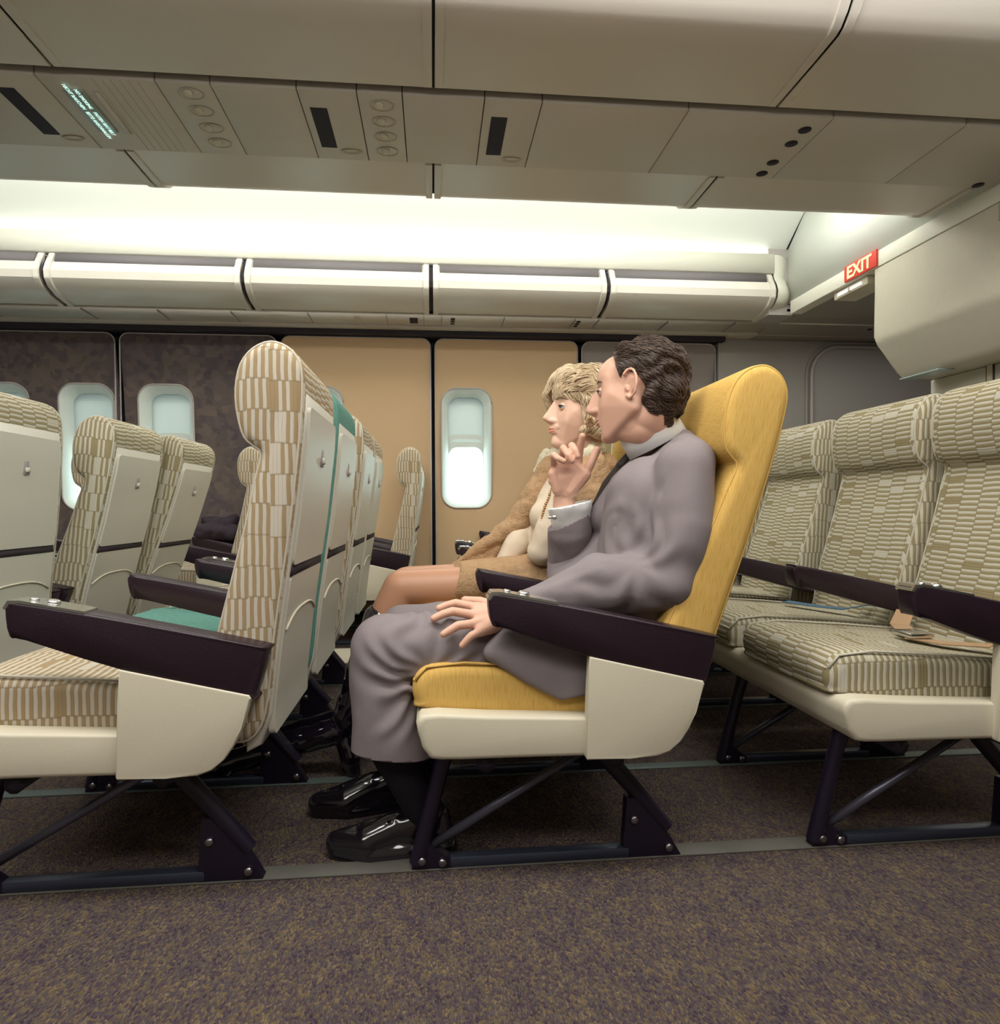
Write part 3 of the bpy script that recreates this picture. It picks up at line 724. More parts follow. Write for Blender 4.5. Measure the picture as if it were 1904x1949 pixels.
def side_me():
    pr = [(.0, .458), (-.003, .40), (-.008, .262), (-.005, .257), (.08, .257), (.135, .259), (.160, .268), (.182, .286), (.200, .312), (.213, .342), (.231, .398), (.228, .404)]
    bm = bmesh.new(); a = [bm.verts.new((p[0], 0, p[1])) for p in pr]; b = [bm.verts.new((p[0], .024, p[1])) for p in pr]; n = len(pr)
    for i in range(n): k = (i + 1) % n; bm.faces.new((a[i], a[k], b[k], b[i]))
    f = bm.faces.new(a[::-1]); bm.faces.new(b)
    bmesh.ops.bevel(bm, geom=list(f.edges), offset=.003, segments=3, affect='EDGES', profile=.5)
    me = bm_mesh('side', bm); sharp(me, 32); return me
def leg_me(w):
    bm = bmesh.new()
    if w == 0: tube(bm, [(-.335, 0, .012), (-.315, 0, .10), (-.285, 0, .215), (-.270, 0, .262)], [.020, .017, .017, .02], 10)
    else: tube(bm, [(.195, 0, .06), (.12, 0, .15), (.06, 0, .22), (.03, 0, .262)], [.016, .018, .02, .022], 10)
    for pr in ([(-.35, .0), (-.33, .07), (-.30, .045), (-.262, .018), (-.262, 0)], [(.225, 0), (.15, .13), (.105, .13), (.095, .0)])[w:w + 1]:
        a = [bm.verts.new((p[0], -.013, p[1])) for p in pr]; b = [bm.verts.new((p[0], .013, p[1])) for p in pr]
        for i in range(len(pr)): k = (i + 1) % len(pr); bm.faces.new((a[i], a[k], b[k], b[i]))
        bm.faces.new(a[::-1]); bm.faces.new(b)
    me = bm_mesh('lg', bm); sharp(me, 40); return me
def rail_me():
    bm = bmesh.new(); box(bm, -.27, .11, -.014, .014, .004, .026, .004); me = bm_mesh('rl', bm); sharp(me); return me
def brace_me():
    bm = bmesh.new(); tube(bm, [(-.31, 0, .045), (.035, 0, .245)], .0095, 10); return bm_mesh('br', bm)
def bolt_me(q):
    bm = bmesh.new(); disc(bm, (q[0], -.013, q[1]), (0, -1, 0), .009, .008, 12, .003); return bm_mesh('bo', bm)
def cross_me(x, z):
    bm = bmesh.new(); tube(bm, [(x, .03, z), (x, .96, z)], .018, 10); return bm_mesh('ct', bm)

PITCH = .868; XF = -.568
seat_pair(XF, 1.28, (PATB, TEAL), (0, 0), 'striped-and-teal seat pair in the foreground left, teal seat behind the striped one', labels=('tan striped backrest', 'teal backrest'))
seat_pair(XF, 2.30, (PATB, PATB), (1, 1), 'tan striped seat pair just beyond the foreground striped-and-teal pair', near='plain', far='panel')
seat_pair(XF - PITCH, 1.28, (PAT, PAT), (-2.5, -2.5), 'shade-toned striped seat pair cut off by the left edge of the photo')
seat_pair(XF - PITCH, 2.30, (PAT, PAT), (6, 11), 'reclined shade-toned striped seat pair, both backs in view at left before the windows', near='plain', far='panel')
Y_pair = seat_pair(.30, 1.28, (YEL, YEL), (11.5, 11.5), 'yellow seat pair in which the man and woman sit')
seat_pair(.30, 2.30, (PAT, PAT), (6, 6), 'striped seat pair hidden behind the couple, only its armrest ends showing', near='plain', far='panel')
R_pair = seat_pair(1.168, 1.28, (PAT, PAT), (2, 2), 'shade-toned striped seat pair at the right edge, facing the camera side')
seat_pair(1.168, 2.30, (PAT, PAT), (4, 4), 'striped seat pair seen between the yellow seat and the right-hand pair', near='plain', far='panel')
wl = ['far window-side striped seat pair nearest the left edge, almost hidden', 'window-side striped seat pair seen just left of the big foreground headrest', 'window-side striped seat pair alone in front of the gold wall panel',
      'window-side striped seat pair whose armrest end shows above the woman\'s lap', 'window-side striped seat pair hidden behind the man', 'yellow window-side seat pair glimpsed between the right-hand striped backs']
for i, (x, f) in enumerate(((-2.04, PATB), (-1.213, PATB), (-.383, PATB), (.50, PATB), (1.23, PATB), (2.04, YEL))):
    if i == 4: continue
    seat_pair(x, 3.60, (f, f), (0, 0), wl[i], group='window-side seat pairs')
# seat belts lying on the right-hand pair
def strap(bm, pts, w, th=.0025):
    prev = None
    pts = [Vector(p) for p in pts]
    for i, p in enumerate(pts):
        d = (pts[min(i + 1, len(pts) - 1)] - pts[max(i - 1, 0)]).normalized(); s = d.cross(Vector((0, 0, 1))).normalized() * w / 2; u = Vector((0, 0, th))
        r = [bm.verts.new(q) for q in (p - s, p + s, p + s + u, p - s + u)]
        if prev:
            for k in range(4): bm.faces.new((prev[k], prev[(k + 1) % 4], r[(k + 1) % 4], r[k]))
        else: bm.faces.new(r[::-1])
        prev = r
    bm.faces.new(prev)
TANB = mat('tan_webbing', (.42, .27, .15), .7, bump=.3, bscale=400)
BLUB = mat('blue_webbing', (.06, .13, .19), .7, bump=.3, bscale=400)
bm = bmesh.new(); strap(bm, [(.10, .08, .46), (.08, .12, .428), (.0, .16, .4285), (-.04, .22, .432)], .045)
strap(bm, [(.11, .43, .46), (.07, .40, .428), (.03, .33, .431), (-.01, .26, .434)], .045)
sbt = link('seat_belt', bm_mesh('sb', bm), R_pair, TANB, False)
sbt['label'] = 'tan seat belt with steel buckle'
bk_ = boxobj('buckle', (-.055, .005, .19, .26, .434, .446), CHROME, sbt, bev=.004)
bm = bmesh.new(); strap(bm, [(.12, .60, .45), (.08, .66, .430), (.02, .72, .432), (-.03, .80, .436)], .04)
link('seat_belt', bm_mesh('sb', bm), R_pair, BLUB, False)['label'] = 'blue seat belt'

# ------------------------------------------------------------------ clay: hulls of spheres and ellipsoids fused into one skin
_ico = bmesh.new(); bmesh.ops.create_icosphere(_ico, subdivisions=2, radius=1); ICO = [v.co.copy() for v in _ico.verts]; _ico.free()
_ico = bmesh.new(); bmesh.ops.create_icosphere(_ico, subdivisions=4, radius=1); ICO3 = [v.co.copy() for v in _ico.verts]; _ico.free()
def hull(bm, items):
    t = bmesh.new()
    for p, r in items:
        p = Vector(p)
        for c in (ICO3 if r > .024 else ICO): t.verts.new(p + c * r)
    res = bmesh.ops.convex_hull(t, input=t.verts[:], use_existing_faces=False)
    bad = [v for v in t.verts if not v.link_faces]
    bmesh.ops.delete(t, geom=bad, context='VERTS')
    me = bpy.data.meshes.new('t'); t.to_mesh(me); t.free(); bm.from_mesh(me); bpy.data.meshes.remove(me)
def ell(bm, c, r, M=None):
    t = bmesh.new(); bmesh.ops.create_icosphere(t, subdivisions=3, radius=1)
    for v in t.verts:
        q = Vector((v.co.x * r[0], v.co.y * r[1], v.co.z * r[2])); v.co = Vector(c) + (M @ q if M is not None else q)
    me = bpy.data.meshes.new('t'); t.to_mesh(me); t.free(); bm.from_mesh(me); bpy.data.meshes.remove(me)
def chain(bm, items):
    for a, b in zip(items, items[1:]): hull(bm, [a, b])
def clay(bm, voxel=.006, smooth=6, cuts=(), disp=None, fac=.5, post=0):
    me = bpy.data.meshes.new('clay'); bm.to_mesh(me); bm.free()
    o = bpy.data.objects.new('clay', me); COL.objects.link(o)
    r = o.modifiers.new('r', 'REMESH'); r.mode = 'VOXEL'; r.voxel_size = voxel; r.use_smooth_shade = True
    s = o.modifiers.new('s', 'SMOOTH'); s.factor = fac; s.iterations = smooth
    bpy.context.view_layer.update()
    out = bpy.data.meshes.new_from_object(o.evaluated_get(bpy.context.evaluated_depsgraph_get()))
    bpy.data.objects.remove(o)
    if disp or cuts:
        b = bmesh.new(); b.from_mesh(out)
        if disp:
            b.normal_update()
            for v in b.verts: v.co += v.normal * disp(v.co)
            for _ in range(post): bmesh.ops.smooth_vert(b, verts=b.verts, factor=.5, use_axis_x=True, use_axis_y=True, use_axis_z=True)
        for co, no in cuts:
            res = bmesh.ops.bisect_plane(b, geom=b.verts[:] + b.edges[:] + b.faces[:], plane_co=co, plane_no=no, clear_outer=True)
            ed = [e for e in res['geom_cut'] if isinstance(e, bmesh.types.BMEdge)]
            bmesh.ops.holes_fill(b, edges=ed, sides=0)
        b.to_mesh(out); b.free()
    return out
def join_me(name, meshes, mats_):
    bm = bmesh.new()
    for i, me in enumerate(meshes):
        n0 = len(bm.faces); bm.from_mesh(me); bm.faces.ensure_lookup_table()
        for f in bm.faces[n0:]: f.material_index = i if i < len(mats_) else 0
    me = bpy.data.meshes.new(name); bm.to_mesh(me); bm.free()
    for m in mats_: me.materials.append(m)
    return me
def fold(freq, amp, dirv=(1, 1, 1), seed=0):
    def f(co):
        q = Vector((co.x * dirv[0], co.y * dirv[1], co.z * dirv[2])) * freq + Vector((seed, 0, 0))
        return amp * (noise.noise(q) + .5 * noise.noise(q * 2.1))
    return f
def rays(K, n, amp, r0, w_, base, ph=0):
    K = Vector(K)
    def f(co):
        t = base(co); v = co - K; q = math.hypot(v.x, v.z)
        if abs(v.y) < .11 and q > .01: t += amp * math.sin(math.atan2(v.z, v.x) * n + ph + 9 * noise.noise(co * 9)) * math.exp(-((q - r0) / w_) ** 2)
        return t
    return f
def frame(fwd, up):
    F = Vector(fwd).normalized(); U = Vector(up); U = (U - F * U.dot(F)).normalized(); Ls = U.cross(F)
    return Matrix((F, Ls, U)).transposed()     # columns: forward, left side, up

def head(o, M, s, male):
    """clay head; local axes f (forward), l (left), u (up)"""
    o = Vector(o); W = lambda f, l, u: o + M @ (Vector((f, l, u)) * s)
    bm = bmesh.new()
    E = lambda c, r: ell(bm, W(*c), [q * s for q in r], M)
    H = lambda *it: hull(bm, [(W(*p), r * s) for p, r in it])
    df = 0 if male else .0045
    jw = .053 if male else .046; ch = .014 if male else .009
    if male: E((-.018, 0, .030), (.096, .074, .088)); E((.026, 0, .038), (.064, .062, .064))
    else: E((-.015, 0, .034), (.092, .070, .086)); E((.030, 0, .042), (.058, .059, .060))
    fm = []
    for q in (-1, 1):
        fm += [((-.014, q * jw, -.050), .019), ((.058, q * ch, -.100), .016), ((.040, q * .050, -.010), .014), ((.046, q * .040, .034), .020),
               ((.062, q * .012, .034), .020), ((.066, q * .013, -.058), .018), ((.054, q * .034, -.036), .020), ((-.02, q * .05, .02), .02)]
    H(*fm)
    for q in (-1, 1):
        H(((.076, q * .010, .0225), .0095), ((.062, q * .038, .0235), .0095))       # brow
        H(((.098, q * .009, -.036), .0075), ((.086, q * .013, -.037), .008))        # nostril wing
    if not male: H(((.077, 0, -.099), .014), ((.060, .010, -.098), .017), ((.060, -.010, -.098), .017), ((.078, 0, -.083), .012))
    H(((.066, 0, -.103), .016), ((.058, .012, -.1), .016), ((.058, -.012, -.1), .016))
    H(((.078 + df, 0, -.052), .013), ((.070 + df, .014, -.055), .014), ((.070 + df, -.014, -.055), .014))
    if male:
        H(((.084, 0, .018), .0085), ((.100, 0, -.004), .0080)); H(((.100, 0, -.004), .0080), ((.112, 0, -.031), .0088))
        H(((.112, 0, -.031), .0086), ((.090, 0, -.042), .010)); H(((.084, 0, .018), .010), ((.070, .008, -.03), .014), ((.070, -.008, -.03), .014), ((.107, 0, -.030), .0085))
    else:
        H(((.083, 0, .016), .0080), ((.097, 0, -.008), .0075)); H(((.097, 0, -.008), .0075), ((.1130, 0, -.0285), .0074))
        H(((.1130, 0, -.0285), .0074), ((.090, 0, -.040), .009)); H(((.083, 0, .016), .009), ((.070, .007, -.03), .014), ((.070, -.007, -.03), .014), ((.110, 0, -.029), .0075))
    H(((.0875 + df, 0, -.0575), .0065), ((.078 + df, .016, -.0605), .006), ((.078 + df, -.016, -.0605), .006))     # lips
    H(((.0860 + df, 0, -.0690), .0070), ((.077 + df, .014, -.0680), .006), ((.077 + df, -.014, -.0680), .006))
    # throat
    H(((.035, 0, -.085), .026), ((-.02, 0, -.088), .043))
    # ears
    for q in (-1, 1):
        base = .070 if male else .064
        pts = []
        for k in range(11):
            a = math.radians(-60 + 300 * k / 10)
            pts.append((-.014 - .018 * math.sin(a) * 1.0 + .004, q * (base + .010 + .008 * max(0, math.sin(a))), .004 + .0 + .034 * math.cos(a)))
        pts = [(-.010 - .019 * math.sin(math.radians(t)) - .05 * max(0, .0), q * (base + .008 + .012 * max(0, math.sin(math.radians(t)))), .002 + .035 * math.cos(math.radians(t))) for t in (-50, -20, 10, 40, 70, 100, 130, 155, 180)]
        chain(bm, [(W(*p), .0042 * s) for p in pts])
        H(((-.012, q * base, .02), .004), ((-.012, q * base, -.02), .004), ((-.024, q * (base + .012), .012), .003), ((-.022, q * (base + .010), -.012), .003))
        H(((-.004, q * (base + .003), -.026), .0055), ((-.010, q * (base + .006), -.032), .0055))
        H(((.0, q * (base + .003), -.004), .004), ((-.002, q * (base + .002), -.012), .004))
    return bm, W
def dents(o, M, s):
    """thumb marks in the clay: eye sockets, temples, corners of the mouth, under the lip"""
    o = Vector(o); Mi = M.transposed()
    marks = [((.084, q * .031, .0035), .0130, -.0100) for q in (-1, 1)] + [((.080, q * .026, -.064), .006, -.0025) for q in (-1, 1)] + [((.084, 0, -.081), .008, -.0035)] \
        + [((.040, q * .066, .012), .018, -.003) for q in (-1, 1)] + [((.09, 0, .012), .007, -.002)] + [((.070, q * .030, -.052), .010, -.0015) for q in (-1, 1)]
    def f(co):
        q = Mi @ (co - o) / s; t = 0
        if q.length > .16: return 0
        for c, r, am in marks:
            dd = (q - Vector(c)).length_squared / (r * r)
            if dd < 6: t += am * math.exp(-dd)
        return t * s
    return f
def lid(W, s, M, q, up, op, r=.0136):
    bm = bmesh.new(); ell(bm, W(.0668, q * .0305, .0035), [r * s] * 3, M); c = Vector(W(.0668, q * .0305, .0035))
    F, U = M @ Vector((1, 0, 0)), M @ Vector((0, 0, 1))
    n_ = (U * (-1 if up else 1) + F * (.10 if up else .0)).normalized(); co = c + U * (op if up else -.0045) * s
    bmesh.ops.bisect_plane(bm, geom=bm.verts[:] + bm.edges[:] + bm.faces[:], plane_co=co, plane_no=n_, clear_outer=True)
    return bm_mesh('lid', bm)
def face_bits(W, s, M, parent, brow, iris, male, skin):
    EYE = mat('eye_white', (.45, .41, .38), .3); IR = mat(iris[0], iris[1], .2); LASH = mat('lashes', (.03, .02, .015), .6)
    for q in (-1, 1):
        bm = bmesh.new(); ell(bm, W(.0668, q * .0305, .0035), [.0125 * s] * 3, M); e = link('eye', bm_mesh('e', bm), parent, EYE)
        bm = bmesh.new(); ell(bm, W(.0762, q * .0305, .0035), [.0044 * s, .0074 * s, .0070 * s], M); link('iris', bm_mesh('i', bm), e, IR)
        link('eyelid', lid(W, s, M, q, True, -.001 if male else .0022), e, skin); link('eyelid', lid(W, s, M, q, False, 0), e, skin)
        bm = bmesh.new(); pts = [W(.0770, q * .0195, .0050), W(.0806, q * .026, .0066), W(.0800, q * .036, .0066), W(.0738, q * .0435, .0045)]
        tube(bm, pts, [.0009 * s, .0019 * s, .0021 * s, .0012 * s], 6); link('eyelashes', bm_mesh('l', bm), e, LASH)
        bm = bmesh.new(); pts = [W(.0845, q * .014, .0255), W(.0820, q * .026, .0300), W(.0755, q * .040, .0290), W(.0640, q * .051, .0225)]
        tube(bm, pts, [.0010 * s, .0018 * s, .0016 * s, .0006 * s], 6); link('eyebrow', bm_mesh('b', bm), parent, brow)
def strands(hm, W, o, M, s, n, direc, steps, stepl, rad, mask=None, lift=.001, seed=3, jit=.35):
    """fine locks that run over the hair mass"""
    R = random.Random(seed); bv = BVHTree.FromPolygons([v.co[:] for v in hm.vertices], [p.vertices[:] for p in hm.polygons])
    areas = [p.center.copy() for p in hm.polygons]; Mi = M.transposed(); bm = bmesh.new(); o = Vector(o); cnt = 0; tries = 0
    while cnt < n and tries < n * 6:
        tries += 1; c = R.choice(areas); lc = Mi @ (c - o) / s
        if mask and not mask(lc): continue
        p = c.copy(); pts = []; rr = []; ph = R.uniform(0, 6.28); k1 = R.uniform(.6, 1.3); L = steps * R.uniform(.6, 1)
        js = Vector((R.uniform(-jit, jit), R.uniform(-jit, jit), R.uniform(-jit, jit)))
        for k in range(int(L)):
            loc, nor, idx, d = bv.find_nearest(p)
            if loc is None: break
            q = Mi @ (loc - o) / s
            dv = M @ (Vector(direc(q, nor, Mi)) + js + Vector((0, 0, 0)))
            dv = dv + nor.cross(dv).normalized() * .25 * math.sin(k * k1 + ph)
            dv = dv - nor * dv.dot(nor)
            if dv.length < 1e-6: break
            pts.append(loc + nor * (lift * (1 + .8 * math.sin(k * .9 + ph)))); rr.append(1)
            p = loc + dv.normalized() * stepl
        if len(pts) < 3: continue
        m_ = len(pts); tube(bm, pts, [rad * (.35 + .65 * math.sin(math.pi * (i + .6) / (m_ + .2))) for i in range(m_)], 4, False); cnt += 1
    return bm_mesh('strands', bm)
def finger(bm, pts, r0, r1=None):
    r1 = r1 or r0 * .8; n = len(pts)
    chain(bm, [(p, r0 + (r1 - r0) * i / (n - 1)) for i, p in enumerate(pts)])

# ================================================================== THE MAN
man = thing('person', 'person in a grey suit leaning from the aisle-side yellow seat, hand on knee', 'person', (.45, 1.5, 0))
SKIN = mat('man_skin', (.68, .40, .29), .5, sss=.12, bump=.05, bscale=350, vary=.06, vscale=35)
SUIT = mat('grey_suit_wool', (.238, .204, .210), .9, bump=.12, bscale=500, spec=.15, vary=.06, vscale=12)
SHIRT = mat('white_cotton', (.78, .80, .79), .7, bump=.05, bscale=300)
HAIRM = mat('dark_brown_hair', (.055, .032, .022), .45, vary=.3, vscale=120)
HAIRM2 = mat('brown_hair_locks', (.075, .048, .036), .4, vary=.35, vscale=60)
SHOE = mat('polished_black_leather', (.008, .006, .010), .12, spec=.7, coat=.6)
SOCK = mat('black_sock', (.012, .009, .018), .9)
hM = frame((-.866, .50, -.04), (.07, .12, .99)); hO = Vector((0.467, 1.535, 1.011)); hS = .96
hb, W = head(hO, hM, hS, True)
hull(hb, [(W(-.035, 0, -.06), .052), (Vector((0.542, 1.570, 0.898)), .049)])
hull(hb, [(W(-.01, 0, -.075), .044), (Vector((0.521, 1.570, 0.882)), .040)])
head_me = clay(hb, .0020, 9, disp=dents(hO, hM, hS), post=6)
# raised right hand (palm to the camera) and left hand resting on the thigh
hb = bmesh.new()
wr = (0.322, 1.625, 0.765)
MC_ = [(0.354, 1.620, 0.862), (0.333, 1.625, 0.866), (0.310, 1.622, 0.861), (0.291, 1.615, 0.848)]
for p in MC_: hull(hb, [(wr, .017), (p, .0115)])
hull(hb, [(MC_[0], .0105), (MC_[3], .0105), ((0.303, 1.618, 0.799), .014), ((0.339, 1.620, 0.799), .014)])
hull(hb, [((0.332, 1.610, 0.786), .018), ((0.366, 1.605, 0.827), .017), ((0.349, 1.615, 0.844), .013)])
hull(hb, [((0.292, 1.612, 0.812), .015), ((0.302, 1.615, 0.841), .014), ((0.364, 1.612, 0.831), .014), ((0.323, 1.615, 0.782), .018)])
hull(hb, [((0.301, 1.610, 0.790), .015), ((0.289, 1.608, 0.828), .013)])
finger(hb, [(0.362, 1.605, 0.820), (0.382, 1.600, 0.856), (0.396, 1.598, 0.886)], .0125, .0095)
finger(hb, [MC_[0], (0.356, 1.605, 0.894), (0.358, 1.590, 0.918)], .0105, .0085)
finger(hb, [MC_[1], (0.332, 1.590, 0.895), (0.335, 1.565, 0.881), (0.339, 1.562, 0.868)], .0102, .0080)
finger(hb, [MC_[2], (0.311, 1.588, 0.889), (0.318, 1.562, 0.870), (0.326, 1.560, 0.857)], .0098, .0076)
finger(hb, [MC_[3], (0.287, 1.585, 0.872), (0.294, 1.563, 0.862), (0.306, 1.561, 0.856)], .0090, .0070)
hull(hb, [(wr, .023), ((0.333, 1.640, 0.702), .027)]); hull(hb, [((0.312, 1.625, 0.770), .02), ((0.317, 1.640, 0.702), .024)])
hand_r = clay(hb, .0020, 4)
hb = bmesh.new()
wl_ = (0.147, 1.385, 0.517)
K = [(0.088, 1.415, 0.538), (0.079, 1.385, 0.527), (0.081, 1.358, 0.513), (0.092, 1.343, 0.500)]
for p in K: hull(hb, [(wl_, .020), (p, .0115)])
hull(hb, [(K[0], .011), (K[3], .011), ((0.130, 1.400, 0.528), .018), ((0.130, 1.365, 0.510), .018)])
finger(hb, [K[0], (0.046, 1.418, 0.547), (0.026, 1.415, 0.543), (0.011, 1.410, 0.538)], .0098, .0078)
finger(hb, [K[1], (0.038, 1.378, 0.536), (0.018, 1.375, 0.531), (-0.000, 1.372, 0.523)], .0102, .0080)
finger(hb, [K[2], (0.048, 1.348, 0.512), (0.033, 1.345, 0.504), (0.019, 1.343, 0.496)], .0100, .0078)
finger(hb, [K[3], (0.074, 1.336, 0.493), (0.065, 1.336, 0.484), (0.056, 1.337, 0.474)], .0092, .0072)
finger(hb, [(0.132, 1.420, 0.537), (0.100, 1.440, 0.546), (0.067, 1.455, 0.547)], .012, .0095)
hull(hb, [(wl_, .024), ((0.202, 1.400, 0.527), .030)])
hand_l = clay(hb, .0020, 4)
bb = bmesh.new()   # the body inside the clothes
chain(bb, [((0.556, 1.580, 0.877), .044), ((0.524, 1.580, 0.766), .085), ((0.481, 1.550, 0.480), .10)])
chain(bb, [((0.530, 1.420, 0.821), .045), ((0.484, 1.385, 0.591), .035), ((0.338, 1.400, 0.575), .032), (wl_, .022)])
chain(bb, [((0.571, 1.720, 0.836), .045), ((0.357, 1.710, 0.598), .035), ((0.333, 1.640, 0.702), .024)])
chain(bb, [((0.385, 1.450, 0.446), .07), ((-0.108, 1.430, 0.455), .045), ((-0.088, 1.430, 0.246), .035)])
chain(bb, [((0.440, 1.660, 0.416), .07), ((-0.089, 1.660, 0.441), .045), ((-0.153, 1.720, 0.192), .035)])
body_lo = clay(bb, .012, 3)
mb = link('body', join_me('body', [head_me, hand_r, hand_l, body_lo], [SKIN]), man)
for p in mb.data.polygons: p.material_index = 0
face_bits(W, hS, hM, mb, HAIRM, ('brown_iris', (.05, .03, .02)), True, SKIN)
LIPM = mat('man_lips', (.52, .22, .17), .5)
bm = bmesh.new()
for a, b, c, r in (((.0925, 0, -.058), (.084, .016, -.061), (.084, -.016, -.061), .0032), ((.091, 0, -.069), (.083, .014, -.068), (.083, -.014, -.068), .0035)):
    hull(bm, [(W(*a), r), (W(*b), r * .6)]); hull(bm, [(W(*a), r), (W(*c), r * .6)])
link('lips', clay(bm, .0015, 3), mb, LIPM)
# hair: receding cap with waves
bm = bmesh.new()
ell(bm, W(-.030, 0, .045), [.101, .0815, .086], hM)
ell(bm, W(-.055, 0, .0), [.075, .073, .075], hM)
for q in (-1, 1):
    hull(bm, [(W(.018, q * .062, .05), .017), (W(.026, q * .060, .025), .012), (W(-.02, q * .066, .04), .016)])
    hull(bm, [(W(.032, q * .0640, .035), .010), (W(.026, q * .0665, -.002), .0062), (W(.036, q * .060, .010), .005)])
    hull(bm, [(W(-.045, q * .062, -.0), .015), (W(-.058, q * .048, -.055), .012), (W(-.09, 0, -.03), .02)])
hull(bm, [(W(-.075, .02, -.03), .03), (W(-.075, -.02, -.03), .03), (W(-.078, 0, -.075), .018)])
def hwave(co):
    q = hM.transposed() @ (co - hO)
    q = q / hS
    ear = math.exp(-((q.x + .012) ** 2 / .027 ** 2 + (q.z + .006) ** 2 / .034 ** 2) ** 2) if abs(q.y) > .03 else 0
    return (.0035 * math.sin(q.z * 95 + 6 * noise.noise(q * 18)) + .003 * noise.noise(q * 60)) * (1 - ear) - .024 * ear
hairm = clay(bm, .003, 4, cuts=[(W(.030, 0, .07), hM @ Vector((.90, 0, -.28)))], disp=hwave)
ho = link('hair', hairm, mb, HAIRM)
def mdir(q, nor, Mi): return (-1.0, 0, -.25 if q.z > .06 else -.9)
link('hair_locks', strands(hairm, W, hO, hM, hS, 1500, mdir, 8, .0065, .0011, lift=.0018, mask=lambda q: q.z > -.085 and ((q.x + .012) / .030) ** 2 + ((q.z + .006) / .038) ** 2 > 1), ho, HAIRM2)
# shirt: collar band and right cuff
col_c = Vector((0.512, 1.550, 0.925)); ax = Vector((-.50, .06, .86)).normalized()   # collar axis
A = ax.cross(Vector((0, 1, 0))).normalized(); B = ax.cross(A)
bm = bmesh.new(); n = 40; rings = []
for r_, h_ in ((.060, -.040), (.073, -.038), (.0720, .0), (.0665, .034), (.0630, .033), (.062, -.02)):
    rings.append([bm.verts.new(col_c + A * (r_ * 1.02 * math.cos(t)) + B * (r_ * math.sin(t)) + ax * (h_ + .004 * math.cos(t))) for t in [2 * math.pi * k / n for k in range(n)]])
for i in range(len(rings)):
    a, b = rings[i], rings[(i + 1) % len(rings)]
    for k in range(n): bm.faces.new((a[k], a[(k + 1) % n], b[(k + 1) % n], b[k]))
sh = link('shirt', bm_mesh('collar', bm), man, SHIRT)
bm = bmesh.new(); hull(bm, [((0.340, 1.650, 0.702), .044), ((0.321, 1.622, 0.754), .044), ((0.347, 1.630, 0.754), .044)])
cd = Vector((-.20, -.05, .96)); link('shirt_cuff', clay(bm, .004, 3, cuts=[((0.326, 1.620, 0.752), cd)], disp=fold(25, .002)), sh, SHIRT)
bm = bmesh.new(); cfc = Vector((0.287, 1.578, 0.723))
disc(bm, cfc, (-.2, -1, 0), .006, .006, 12, .002); box(bm, cfc.x - .016, cfc.x - .006, cfc.y - .006, cfc.y, cfc.z - .003, cfc.z + .003, .001, 1)
link('cufflink', bm_mesh('c', bm), sh, CHROME)
# tie
TIE = mat('dark_tie', (.035, .028, .022), .6, vary=.5, vscale=160)
bm = bmesh.new(); hull(bm, [((0.469, 1.580, 0.870), .011), ((0.451, 1.585, 0.847), .013)]); hull(bm, [((0.453, 1.585, 0.849), .012), ((0.429, 1.610, 0.799), .020), ((0.410, 1.630, 0.741), .024)])
link('tie', clay(bm, .003, 3), man, TIE)
# jacket
j = bmesh.new(); 
hull(j, [((0.466, 1.500, 0.482), .115), ((0.509, 1.640, 0.457), .115), ((0.500, 1.490, 0.753), .11), ((0.550, 1.680, 0.753), .105)])
hull(j, [((0.500, 1.490, 0.753), .105), ((0.550, 1.680, 0.753), .10), ((0.550, 1.460, 0.821), .060), ((0.574, 1.730, 0.823), .058)])
hull(j, [((0.557, 1.470, 0.838), .060), ((0.588, 1.730, 0.826), .056), ((0.581, 1.510, 0.870), .038), ((0.618, 1.620, 0.873), .040)])
hull(j, [((0.583, 1.515, 0.887), .036), ((0.553, 1.405, 0.841), .056)])
hull(j, [((0.575, 1.512, 0.892), .036), ((0.498, 1.512, 0.834), .024), ((0.515, 1.450, 0.805), .045), ((0.564, 1.470, 0.833), .055)])
chain(j, [((0.539, 1.400, 0.826), .066), ((0.526, 1.385, 0.708), .068), ((0.491, 1.385, 0.591), .066)])
chain(j, [((0.485, 1.388, 0.585), .064), ((0.349, 1.400, 0.586), .060), ((0.238, 1.410, 0.544), .046), ((0.174, 1.400, 0.527), .040)])
chain(j, [((0.574, 1.750, 0.831), .060), ((0.466, 1.750, 0.698), .062), ((0.355, 1.730, 0.597), .060)])
hull(j, [((0.458, 1.720, 0.699), .06), ((0.353, 1.720, 0.598), .058), ((0.334, 1.600, 0.513), .06), ((0.471, 1.580, 0.576), .1)])
# lapel running down to the sleeve
hull(j, [((0.487, 1.560, 0.851), .022), ((0.450, 1.570, 0.810), .022), ((0.423, 1.640, 0.721), .045), ((0.514, 1.550, 0.753), .09)])
hull(j, [((0.496, 1.540, 0.832), .017), ((0.519, 1.525, 0.846), .018), ((0.498, 1.500, 0.777), .06)])
# skirt of the jacket spread on the thigh and the seat
hull(j, [((0.117, 1.345, 0.458), .020), ((0.252, 1.322, 0.367), .009), ((0.305, 1.322, 0.376), .009), ((0.350, 1.360, 0.465), .03), ((0.170, 1.365, 0.491), .03)])
hull(j, [((0.178, 1.430, 0.484), .04), ((0.386, 1.500, 0.466), .09), ((0.218, 1.600, 0.490), .04)])
